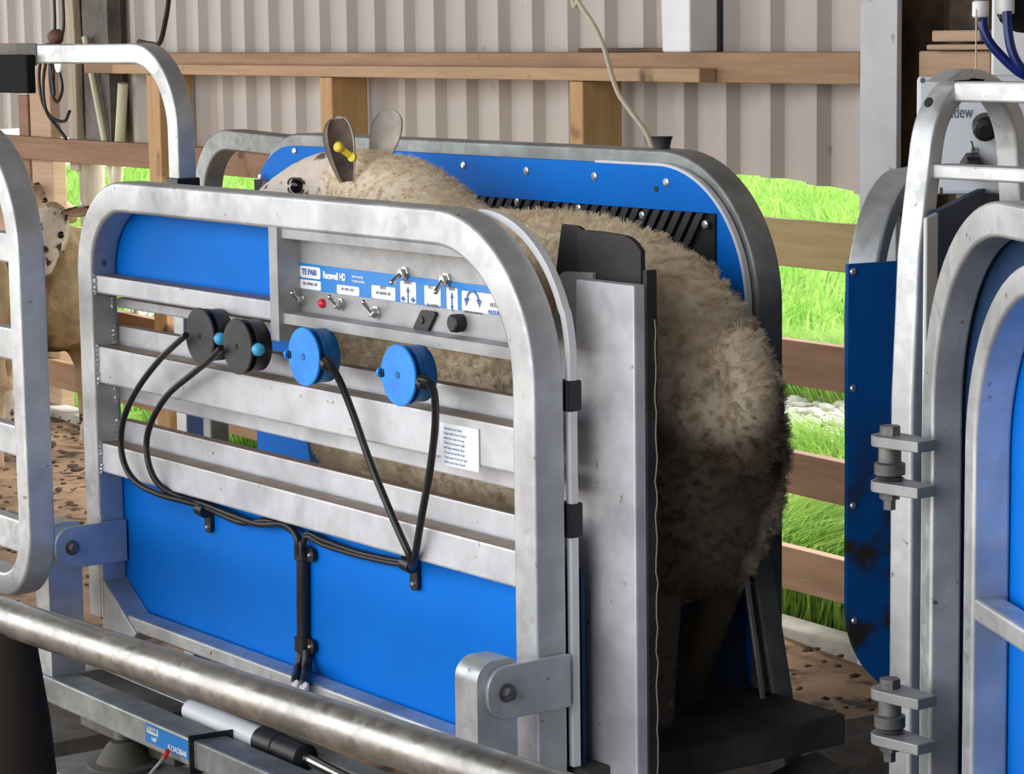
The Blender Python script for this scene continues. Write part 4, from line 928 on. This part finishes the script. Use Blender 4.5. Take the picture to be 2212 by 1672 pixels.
for a0_, a1_ in ((8, 172), (192, 348)):
    mb.tube([ec+hdir*(math.cos(math.radians(a))*.0195)+V(0, 0, 1)*(math.sin(math.radians(a))*.0145)+eo*(.009*abs(math.sin(math.radians(a)))-.001) for a in np.linspace(a0_, a1_, 14)], [.001]+[.0020]*12+[.001], 8)
mb.obj('eyelid', mat('dark_eyelid', (.10, .075, .06), .6), sheep)
# tag
ta = onY(733, 318, YS-.125); tb = onY(762, 340, YS-.105); mb = MB(); d_ = (tb-ta).normalized()
mb.sweep([ta, ta.lerp(tb, .5), tb], rr(.012, .005, .0015, 2), (.3, -.9, .2)); mb.lathe(ta, (.3, -.9, .2), [(.009, -.002), (.009, .005), (.006, .007)], 14); mb.lathe(tb, (.3, -.9, .2), [(.008, -.003), (.008, .004)], 14)
mb.obj('ear_tag', 'yellow', sheep)
# fleece strands
vg = body.vertex_groups.new(name='fleece'); vl = body.vertex_groups.new(name='length')
nv = len(mew.vertices); wf = []; 
for i in range(nb):
    co = mew.vertices[i].co
    if co.x < pol.x+.085 and co.z > .95: d_ = .45; l_ = .13
    elif co.z < .66 and co.x > -.5: d_ = .6; l_ = .30
    elif co.x < -.72 and co.z > 1.15: d_ = 1; l_ = .55
    else: d_ = 1; l_ = 1
    vg.add([i], d_, 'REPLACE'); vl.add([i], l_, 'REPLACE')
ewe_body = body
# ================================================================== SHEEP WAITING BEHIND
fleece2 = mat('tan_fleece', (.46, .34, .20), .95, spec=.1); nz(fleece2, 9, (.30, .20, .11), (.60, .47, .30), .3, .65, detail=10, bump=1.0, bdist=.03)
overlay(fleece2, (.10, .075, .04), 4, .52, .66, 5)
spot = mat('spotted_face_hair', (.62, .54, .46), .85, spec=.1); nz(spot, 14, (.56, .48, .40), (.72, .64, .55), bump=.3); overlay(spot, (.07, .045, .035), 16, .54, .60, 3)
tanface = mat('tan_face_hair', (.40, .28, .17), .85, spec=.1); nz(tanface, 14, (.30, .20, .12), (.48, .35, .23), bump=.3); overlay(tanface, (.07, .045, .03), 18, .60, .66, 3)
pinkface = mat('pink_face_skin', (.58, .40, .30), .8, spec=.1)
pink_ear = mat('pink_inner_ear', (.52, .33, .28), .8)
def wait_sheep(px, py, D, head_yaw, body_yaw, face, fl, scale, lab, shift=.0, hpitch=-.5):
    """head centre at a pixel and depth; yaw in degrees, 0 = +X"""
    hc = atD(px, py, D); t = thing('sheep', (hc.x, hc.y, 0), lab, 'sheep', 'sheep waiting behind the crate'); s = scale
    by = math.radians(body_yaw); bd = Vector((math.cos(by), math.sin(by), 0)); bs_ = Vector((-bd.y, bd.x, 0))
    hy = math.radians(head_yaw); hd_ = Vector((math.cos(hy)*math.cos(hpitch), math.sin(hy)*math.cos(hpitch), math.sin(hpitch))); hs_ = Vector((-math.sin(hy), math.cos(hy), 0)); hu = hd_.cross(hs_)*-1
    if hu.z < 0: hu = -hu
    poll = hc-hd_*.07*s; chest = Vector((hc.x, hc.y, 0))-bd*.22*s+Vector((.585, .811, 0))*shift; zc = min(hc.z-.16*s, .62*s)
    def bld(mb):
        B = [(.07, -.02, .07, .12), (.02, -.01, .15, .20), (-.15, 0, .20, .25), (-.45, .01, .19, .24), (-.7, .01, .19, .24), (-.85, 0, .16, .2), (-.95, -.02, .08, .1)]
        loft(mb, [(chest+bd*(x_*s)+Vector((0, 0, zc+z_*s)), bs_*w_*s, Vector((0, 0, h_*s))) for x_, z_, w_, h_ in B], 20)
        n0 = chest+bd*(-.12*s)+Vector((0, 0, zc+.08*s)); n3 = poll
        ax_ = (n3-n0).normalized(); w2 = ax_.cross(bs_).normalized()
        loft(mb, [(n0.lerp(n3, f), bs_*(a*s), w2*(b*s)) for f, a, b in ((0, .13, .16), (.4, .105, .13), (.75, .08, .095), (1.05, .06, .065))], 18)
        loft(mb, [(poll+hd_*(d*s), hs_*(a*s), hu*(b*s)) for d, a, b in ((-.05, .04, .04), (-.01, .066, .07), (.05, .068, .075), (.11, .056, .064), (.17, .045, .052), (.22, .040, .042), (.245, .022, .022))], 18)
        for lx in (-.10, -.78):
            for ly in (-.1, .1):
                b0 = chest+bd*(lx*s)+bs_*(ly*s); mb.tube([(b0.x, b0.y, zc-.08*s), (b0.x, b0.y, .36*s), (b0.x, b0.y, .2*s), (b0.x, b0.y, .07*s), (b0.x, b0.y, .01)], [.085*s, .05*s, .032*s, .028*s, .034*s], 12)
    me_ = organic(bld, .02*s, 4); bm_ = bmesh.new(); bm_.from_mesh(me_)
    for f in bm_.faces:
        c = f.calc_center_median(); q = c-poll; al = q.dot(hd_); f.material_index = 1 if -.01 < al < .34*s and (q-hd_*al).length < .088*s else 0
        if c.z < .14*s: f.material_index = 1
    for v in bm_.verts:
        if (v.co-poll).length > .2*s and v.co.z > .3*s: v.co += v.normal*.02*s*mnoise.noise(v.co*14)
    for sg in (-1, 1):
        b0 = poll+hs_*(sg*.05*s)+hu*(.035*s); tp = poll+hs_*(sg*.17*s)+hu*(.055*s)-hd_*.01*s
        ear(bm_, b0, tp, hu, .04*s, .4, 1, 2, 8, 6)
    mm = bpy.data.meshes.new('b'); bm_.to_mesh(mm); bm_.free(); link('body', mm, t, [fl, face, pink_ear])
    for sg in (-1, 1):
        e_ = poll+hd_*.085*s+hs_*(sg*.056*s)+hu*(.022*s); mb = MB(); mb.blob(e_, .014*s, 0, 2); mb.obj('eye', eye_m, t)
    return t
cdir = math.degrees(math.atan2(C[1]-2.5, C[0]+7.0))
wait_sheep(106, 505, 9.2, cdir-22, cdir+26, spot, fleece2, .96, 'sheep with a dark spotted white face looking towards the crate from the left', shift=.16, hpitch=-1.05)
wait_sheep(102, 438, 10.6, cdir+60, cdir+75, tanface, fleece2, .9, 'tan faced sheep with its head raised just behind the spotted one', hpitch=-.45)
wait_sheep(-2, 470, 8.6, cdir+40, cdir+25, pinkface, fleece2, .98, 'brown bodied sheep mostly hidden by the gate at the left edge', hpitch=-.6)

# ================================================================== GATES AND ARCHES
def frame_path(P, pix, radii, off=0):
    uv = [P.uv(*p, off) for p in pix]; return rpoly(uv, radii, seg=14)
def sweep_on(P, uv, w, d, m_, name, par, off=0, r=.006):
    mb = MB(); mb.sweep([P.pt(u, v, off) for u, v in uv], rr(w, d, r), P.n); return mb.obj(name, m_, par)
# left gate (near, left edge)
GL = Plane(atD(62, 800, 4.3), (1, 0, 0)); gy = GL.o.y
gl = thing('sheep_gate', (GL.o.x-.5, gy, 0), 'galvanised gate with round-cornered frame and four bars at the left edge', 'gate')
xg = GL.uv(48, 800)[0]; w_ = .042
def gz(px, py): return GL.uv(px, py)[1]
ztg = gz(0, 335); zbg = gz(60, 1320)
pth = rpoly([(xg-1.1, zbg+.03), (xg-w_/2, zbg+.03), (xg-w_/2, ztg+.03), (xg-1.1, ztg+.03)], [.12, .10, .20, .15], closed=True, seg=16)
mb = MB(); mb.sweep([GL.pt(u, v, -.025) for u, v in pth], rr(w_, .05, .006), GL.n, closed=True); mb.obj('gate_frame', 'galv', gl)
for yt, yb_ in ((505, 570), (710, 780), (918, 985), (1120, 1190)):
    z1, z0 = gz(20, yt), gz(20, yb_); MB().pbox(GL, xg-1.1, xg-w_+.004, z0, z1, -.004, -.03).obj('gate_bar', 'galv', gl, bevel=.004)
# tall arch behind left
PA = Plane(V(0, .38, 0), (1, 0, 0))
xa_ = PA.uv(392, 300)[0]; zta = PA.uv(240, 95)[1]
arch = thing('steel_arch', (xa_, .4, 0), 'tall galvanised square-tube arch with a black plate, at left above the crate', 'arch')
pth = rpoly([(xa_-1.55, zta-.02), (xa_, zta-.02), (xa_, .0)], [0, .16, 0], seg=16)
mb = MB(); mb.sweep([PA.pt(u, v, 0) for u, v in pth], rr(.042, .042, .005), PA.n); mb.obj('arch_tube', 'galv', arch)
zc_ = PA.uv(410, 393)[1]; mb = MB(); mb.pbox(PA, xa_-.026, xa_+.026, zc_-.02, zc_+.008, .026, -.026); mb.obj('black_collar', 'black', arch, bevel=.003)
u0, v0 = PA.uv(-60, 198, .03); u1, v1 = PA.uv(70, 118, .03)
MB().pbox(PA, u0-.3, u1, v0, v1, .045, .024).obj('black_plate', 'matt', arch, bevel=.003)
u1, _ = PA.uv(80, 100, .02); MB().pbox(PA, u1-.9, u1, zta-.045, zta+.004, .023, .0215).obj('sleeve', 'dkcol', arch)
# small arch behind the crate head end
PS = Plane(V(0, .72, 0), (1, 0, -.0)); u0 = PS.uv(448, 360)[0]; zts = PS.uv(520, 278)[1]; u2 = PS.uv(672, 300)[0]
sa = thing('low_steel_arch', PS.pt(u0, 0), 'low round-cornered galvanised frame just behind the head end of the blue far panel', 'frame')
pth = rpoly([(u0, 0), (u0, zts-.02), (u2+.3, zts-.045), (u2+.3, 0)], [0, .13, .13, 0], seg=16)
mb = MB(); mb.sweep([PS.pt(u, v, 0) for u, v in pth], rr(.045, .05, .005), PS.n); mb.obj('frame_tube', 'galvd', sa)
# ---- big round pipe in front
dirp = Vector((1, 0, 0)); p0 = atD(0, 1329, 4.25); D1 = 3.28
p1 = onP(700, 1556, (0, p0.y, 0), (0, 1, 0)); dirp = (p1-p0).normalized(); dirp.y = 0
sR = .0305
bp_ = thing('pipe_rail', (p0.x, p0.y, 0), 'thick brushed steel pipe crossing low in front of the weigh crate on a dark post', 'pipe rail')
mb = MB(); mb.tube([p0-dirp*.6, p0+dirp*3.2], sR, 40); mb.obj('pipe', 'pipe', bp_)
q0 = onP(28, 1400, (0, p0.y, 0), (0, 1, 0))
mb = MB(); mb.lathe((q0.x-.01, p0.y, 0), (0, 0, 1), [(.085, 0), (.075, .2), (.060, q0.z-.12), (.048, q0.z-.03), (.040, q0.z+.03)], 24); mb.obj('dark_post', mat('dark_brown_post', (.022, .018, .015), .9, spec=.2), bp_)

# ---- right side: drafting gates
def hex_bolt(mb, c, r, h): mb.lathe(c, (0, 0, 1), [(r, 0), (r, h)], 6, sm=False)
A1 = Plane(atD(1955, 700, 3.5), (0, 1, 0))
ar = thing('tall_gate_arch', A1.pt(0, 0), 'tall galvanised arch with two cross bars at the right of the picture', 'gate arch')
zA = A1.uv(2080, 141)[1]; uL, uR = .0175, .222
pth = rpoly([(uL, 0), (uL, zA-.018), (uR, zA-.018), (uR, .1)], [0, .10, .10, 0], seg=18)
pth = [(u_+(-.02 if u_ < .1 else .025)*max(0, min(1, (zA-.10-z_)/.25))+(.02 if u_ < .1 else -.02), z_) for u_, z_ in pth[1:-1]]
pth = [(pth[0][0]-.030, .0)]+[(pth[0][0]-.030, zA-.45), (pth[0][0]-.020, zA-.25)]+pth+[(pth[-1][0]+.014, zA-.25), (pth[-1][0]+.022, zA-.45), (pth[-1][0]+.022, .1)]
mb = MB(); mb.sweep([A1.pt(u, v, 0) for u, v in pth], rr(.027, .043, .006), A1.n); mb.obj('arch_tube', 'galv', ar)
XA = A1.o.x+.0225
for nm, px_, y0_, y1_, yb in (('upper_bar', 2062, 176, 221, 0), ('lower_bar', 2016, 356, 388, 0)):
    p_ = onX(px_, (y0_+y1_)/2, XA); z1 = onY(px_+30, y0_, p_.y)[2]; z0 = onY(px_+30, y1_, p_.y)[2]
    MB().box((XA-.002, p_.y, z0), (XA+.9, p_.y+.035, z1)).obj(nm, 'galv', ar, bevel=.003)
c = onY(2006, 221, A1.o.y+.022); MB().lathe(c, (0, -1, .5), [(.007, -.001), (.007, .0012)], 14).obj('bolt_hole', 'black', ar)
# arch behind the blue plate
A2 = vplane(1860, 4.0, 4000)
sa2 = thing('curved_gate_frame', A2.pt(0, 0), 'round-topped galvanised gate frame with a mud-splashed blue sheet, left of the tall arch', 'gate')
u0 = A2.uv(1862, 520)[0]; zt2 = A2.uv(1950, 366)[1]
zb2 = A2.uv(1862, 1400)[1]; pth = rpoly([(u0+.5, zb2), (u0+.018, zb2), (u0, zt2-.02), (u0+.75, zt2-.02)], [0, .2, .20, 0], seg=16)
mb = MB(); mb.sweep([A2.pt(u, v, 0) for u, v in pth], rr(.040, .05, .006), A2.n); mb.obj('gate_frame', 'galv', sa2)
A3 = vplane(1832, 3.9, 12000)
a_ = A3.uv(1833, 571); b_ = A3.uv(1833, 1530)
pl_ = rpoly([(a_[0], a_[1]), (a_[0], b_[1]), (a_[0]+.5, b_[1]-.0), (a_[0]+.5, a_[1])], [.002, .16, 0, 0], closed=True, seg=16)
mb = MB(); mb.prism([A3.pt(u, v, 0) for u, v in pl_], -A3.n*.008); sh2 = mb.obj('blue_sheet', 'bluedirt', sa2)
for px, py in ((1843, 587), (1843, 839), (1843, 1092), (1846, 1341)):
    c = A3.pt(*A3.uv(px, py), 0); mb = MB(); mb.lathe(c, A3.n, [(.006, 0), (.005, .002), (.003, .003)], 12); mb.obj('screw', 'screw', sh2)
# navy panel with white edge
A4 = vplane(2012, 3.42, 2870)
a_ = A4.uv(2021, 459); t_ = A4.uv(2212, 366)[1]
nv_ = thing('navy_panel', A4.pt(0, 0), 'tall navy blue sheet with a white edge strip beneath the control cabinet', 'panel')
ue = A4.uv(2212, 366)[0]
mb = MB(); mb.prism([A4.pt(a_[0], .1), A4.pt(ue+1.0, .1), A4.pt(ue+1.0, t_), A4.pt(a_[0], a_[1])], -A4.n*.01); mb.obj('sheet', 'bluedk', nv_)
u_0 = A4.uv(2005, 460, .004)[0]; mb = MB(); mb.pbox(A4, u_0, a_[0]+.0, .1, a_[1]+.0, .0035, -.002); mb.obj('edge_strip', 'white', nv_, bevel=.002)
c = A4.pt(*A4.uv(2031, 407+0, .0), 0); mb = MB(); mb.lathe(c+V(0, 0, -.004), A4.n, [(.006, 0), (.005, .003)], 12); mb.obj('screw', 'steel', nv_)
# gate 2 and its hinges
A5 = vplane(2003, 3.3, 200)
uL = A5.uv(2003, 900)[0]; zt5 = A5.uv(2212, 447)[1]; sgn = 1 if A5.uv(2100, 900)[0] > uL else -1
g2 = thing('draft_gate', A5.pt(uL, 0), 'round-cornered galvanised draft gate with navy sheet, hung on the bolted hinges', 'gate')
pth = rpoly([(uL, .05), (uL, zt5-.02), (uL+sgn*1.0, zt5-.02), (uL+sgn*1.0, .05)], [0, .26, .2, 0], seg=18)
mb = MB(); mb.sweep([A5.pt(u, v, -.02) for u, v in pth], rr(.042, .042, .005), A5.n); mb.obj('gate_frame', 'galv', g2)
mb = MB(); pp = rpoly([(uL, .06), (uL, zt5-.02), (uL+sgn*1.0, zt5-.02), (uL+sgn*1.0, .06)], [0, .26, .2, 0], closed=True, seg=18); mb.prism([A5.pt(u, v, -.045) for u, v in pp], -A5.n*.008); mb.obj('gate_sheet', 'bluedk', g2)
# gate 3, nearest
A6 = vplane(2097, 2.95, 200)
uL6 = A6.uv(2097, 1000)[0]; zt6 = A6.uv(2212, 592)[1]; sg6 = 1 if A6.uv(2150, 900)[0] > uL6 else -1
g3 = thing('draft_gate', A6.pt(uL6, 0), 'nearest round-cornered galvanised gate with bright blue sheet at the right edge', 'gate')
pth = rpoly([(uL6, .05), (uL6, zt6+.0), (uL6+sg6*.9, zt6+.0), (uL6+sg6*.9, .05)], [0, .22, .2, 0], seg=18)
mb = MB(); mb.sweep([A6.pt(u, v, -.02) for u, v in pth], rr(.034, .045, .005), A6.n); mb.obj('gate_frame', 'galv', g3)
mb = MB(); pp = rpoly([(uL6, .06), (uL6, zt6), (uL6+sg6*.9, zt6), (uL6+sg6*.9, .06)], [0, .22, .2, 0], closed=True, seg=18); mb.prism([A6.pt(u, v, -.043) for u, v in pp], -A6.n*.008); mb.obj('gate_sheet', 'blue', g3)
z1, z0 = A6.uv(2120, 1302, .0)[1], A6.uv(2120, 1352, .0)[1]; ux = uL6+sg6*.015
mb = MB(); mb.pbox(A6, min(ux, ux+sg6*.85), max(ux, ux+sg6*.85), z0, z1, .0, -.035); mb.obj('cross_rail', 'galv', g3, bevel=.004)
# hinges: two flat lugs on a bolt with bushes, welded between the arch leg and gate 2
for k, (yt, lab) in enumerate(((912, 'upper bolted steel gate hinge between the tall arch and the draft gate'), (1457, 'lower bolted steel gate hinge between the tall arch and the draft gate'))):
    D_ = 3.33; h = thing('gate_hinge', atD(1920, yt+80, D_), lab, 'hinge', 'bolted gate hinges at the right')
    e = (atD(2010, yt, 3.25)-atD(1920, yt, 3.31)); e.z = 0; e.normalize(); s_ = Vector((-e.y, e.x, 0)); sc = F/3.3
    bc = atD(1922, yt+90, 3.31)
    def lug(zc_, name='lug'):
        w = .024; pts = [(-.0, -w), (.066, -w*.8), (.066, w*.8), (0, w)]; arc = [(w*math.cos(a)*1.0, w*math.sin(a)) for a in np.linspace(math.pi/2, 3*math.pi/2, 12)]
        poly = arc+[(.066, -w*.7), (.066, w*.7)]
        mb = MB(); mb.prism([bc+e*a+s_*b+Vector((0, 0, zc_-bc.z)) for a, b in poly], (0, 0, -.014)); mb.obj('hinge_lug', 'galvm', h, bevel=.0015)
    zt_l = atD(1925, yt+26, 3.31).z; zb_l = atD(1925, yt+126, 3.31).z
    lug(zt_l); lug(zb_l)
    top = bc.copy(); top.z = zt_l
    mb = MB(); hex_bolt(mb, top, .0135, .012); mb.obj('bolt', 'steel', h); mb = MB()
    bb = bc.copy(); bb.z = zb_l-.014; mb.lathe(bb, (0, 0, -1), [(.0135, 0), (.0135, .010), (.008, .0101), (.008, .024)], 6, sm=False); mb.obj('nut', 'steel', h)
    mb = MB(); mb.lathe((bc.x, bc.y, zb_l), (0, 0, 1), [(.014, 0), (.019, .003), (.013, .006), (.020, .008), (.020, .022), (.015, .024), (.0145, zt_l-.014-zb_l)], 20); mb.obj('bush', 'steel', h, ang=30)
# ---- control cabinet behind the arch
A7 = vplane(2050, 3.95, -34000); A7.e = -A7.e
cb = thing('control_cabinet', A7.pt(A7.uv(2090, 300)[0], 1.2), 'white control cabinet with two black knobs behind the tall arch', 'cabinet')
u0, v1 = A7.uv(1981, 165); u1 = A7.uv(2400, 300)[0]; v0 = A7.uv(2050, 420)[1]
MB().pbox(A7, u0, u1, v0, v1, 0, -.06).obj('housing', 'cab', cb, bevel=.006)
MB().pbox(A7, u0+.06, u0+.10, 0, v0, -.01, -.05).obj('stand_leg', 'galvd', cb)
u, v = A7.uv(2054, 243); text('lettering', 'idew', 0, .027, A7.pt(u, v, .001), A7.e, A7.z, mat('slate_ink', (.10, .13, .20), .5), cb, 'LEFT', 0, .62)
def knob(px, py, r, segs, name, ax=None):
    c = A7.pt(*A7.uv(px, py), 0); mb = MB(); mb.lathe(c, A7.n+Vector((.1, 0, -.35)), [(r*.7, 0), (r*.7, .012), (r, .014), (r*1.02, .034), (r*.86, .040), (r*.5, .042)], segs, sm=False); mb.obj(name, 'black', cb, bevel=.001)
knob(2126, 262, .0195, 16, 'round_knob'); knob(2098, 345, .019, 6, 'hexagonal_knob')
c = A7.pt(*A7.uv(2104, 325), 0); mb = MB(); mb.lathe(c, A7.n, [(.006, 0), (.005, .006)], 10); mb.tube([c+A7.n*.006, c+A7.n*.02+V(0, 0, .014)-A7.e*.004], .0018, 8); mb.obj('toggle_switch', 'chrome', cb)
c = A7.pt(*A7.uv(1993, 174), 0); mb = MB(); mb.lathe(c, A7.n, [(.004, 0), (.003, .002)], 12); mb.obj('screw', 'steel', cb)
# ---- hoses and couplings upper right
D_ = 3.75
hs = thing('air_hose_manifold', atD(2150, 20, D_), 'black air manifold with two white labelled couplings at the top right corner', 'manifold')
for x0, y0, x1, y1 in ((2100, 5, 2136, 28), (2152, 0, 2192, 20)):
    c = atD((x0+x1)/2, (y0+y1)/2, D_); mb = MB(); r = (x1-x0)/2*D_/F; mb.lathe(c+V(0, 0, -.008), (0, 0, 1), [(r*.85, -.006), (r, -.004), (r, .0), (r*.99, .016), (r*.8, .018)], 20); mb.obj('coupling', 'white', hs, ang=30)
    mb = MB(); mb.lathe(c+V(0, 0, .008), (0, 0, 1), [(r*.8, 0), (r*.8, .05)], 12); mb.obj('coupling_neck', 'black', hs)
    mb = MB(); mb.lathe(c+V(0, 0, -.012), (0, 0, -1), [(r*.75, 0), (r*.7, .008)], 12); mb.obj('coupling_nut', 'black', hs)
mb = MB(); mb.lathe(atD(2215, -5, D_+.05), atD(2212, 100, D_)-atD(2212, 0, D_+.1), [(.02, -.01), (.042, .0), (.042, .03), (.02, .035)], 24); mb.obj('regulator', 'black', hs)
for k, pl_ in enumerate((((2123, 28), (2124, 60), (2138, 92), (2160, 118), (2182, 140), (2205, 158), (2240, 175)), ((2175, 25), (2177, 60), (2182, 95), (2192, 125), (2208, 148), (2240, 165)))):
    q = MB().tube(smooth_path([atD(x_, y_, D_-.01*k) for x_, y_ in pl_]), .0068, 14).obj('air_hose', 'hose'); tag(q, ('dark blue air hose curving down from the left white coupling', 'dark blue air hose curving down from the right white coupling')[k], 'hose', 'blue air hoses')
q = MB().tube([atD(2109, 20, D_-.02), atD(2108, 150, D_-.02)], .0012, 6).obj('twine', 'rope'); tag(q, 'thin cream twine hanging straight from the left white coupling', 'twine')
u0, v0 = A7.uv(2142, 170, -.15); u1, v1 = A7.uv(2300, -200, -.15); v0 = A7.uv(2142, 400, -.15)[1]
q = MB().pbox(A7, u0, u1, v0, v1, -.15, -.19).obj('white_board', 'white', bevel=.003); tag(q, 'bright white upright board behind the blue hoses at the top right', 'board')

# ================================================================== MEADOW GRASS AND FLEECE STRANDS (heavy, so built last)
sets = [blades(300000, -1.6, 4, .16, 11, .09, .30, .0034), blades(110000, 4, 34, .2, 24, .10, .24, .008), blades(260000, -12, 7, 10, 34, .08, .22, .006, True)]
vv = []; ff = []; o_ = 0
for v_, f_ in sets: vv.append(v_); ff.append(f_+o_); o_ += len(v_)
vv = np.concatenate(vv); ff = np.concatenate(ff); me = bpy.data.meshes.new('grass')
me.vertices.add(len(vv)); me.vertices.foreach_set('co', vv.astype(np.float32).ravel())
me.loops.add(ff.size); me.loops.foreach_set('vertex_index', ff.astype(np.int32).ravel())
me.polygons.add(len(ff)); me.polygons.foreach_set('loop_start', np.arange(len(ff), dtype=np.int32)*3); me.update(calc_edges=True); me.validate()
o = link('meadow_grass', me, None, 'grass')
tag(o, 'long bright green meadow grass growing beyond the timber fence', 'grass', kind='stuff')
pm = ewe_body.modifiers.new('fleece', 'PARTICLE_SYSTEM'); ps = pm.particle_system; st_ = ps.settings
st_.type = 'HAIR'; st_.count = 45000; st_.hair_length = .0085; st_.hair_step = 3; st_.use_advanced_hair = True
st_.normal_factor = .0; st_.factor_random = .004; st_.brownian_factor = .002; st_.emit_from = 'FACE'; st_.use_emit_random = True; st_.use_even_distribution = True; st_.distribution = 'RAND'
st_.child_type = 'INTERPOLATED'; st_.rendered_child_count = 9; st_.child_percent = 1; st_.clump_factor = .1; st_.roughness_2 = .003; st_.roughness_endpoint = .004; st_.child_length = 1
st_.root_radius = .9; st_.tip_radius = .35; st_.radius_scale = .0007; st_.material = 1
ps.vertex_group_density = 'fleece'; ps.vertex_group_length = 'length'
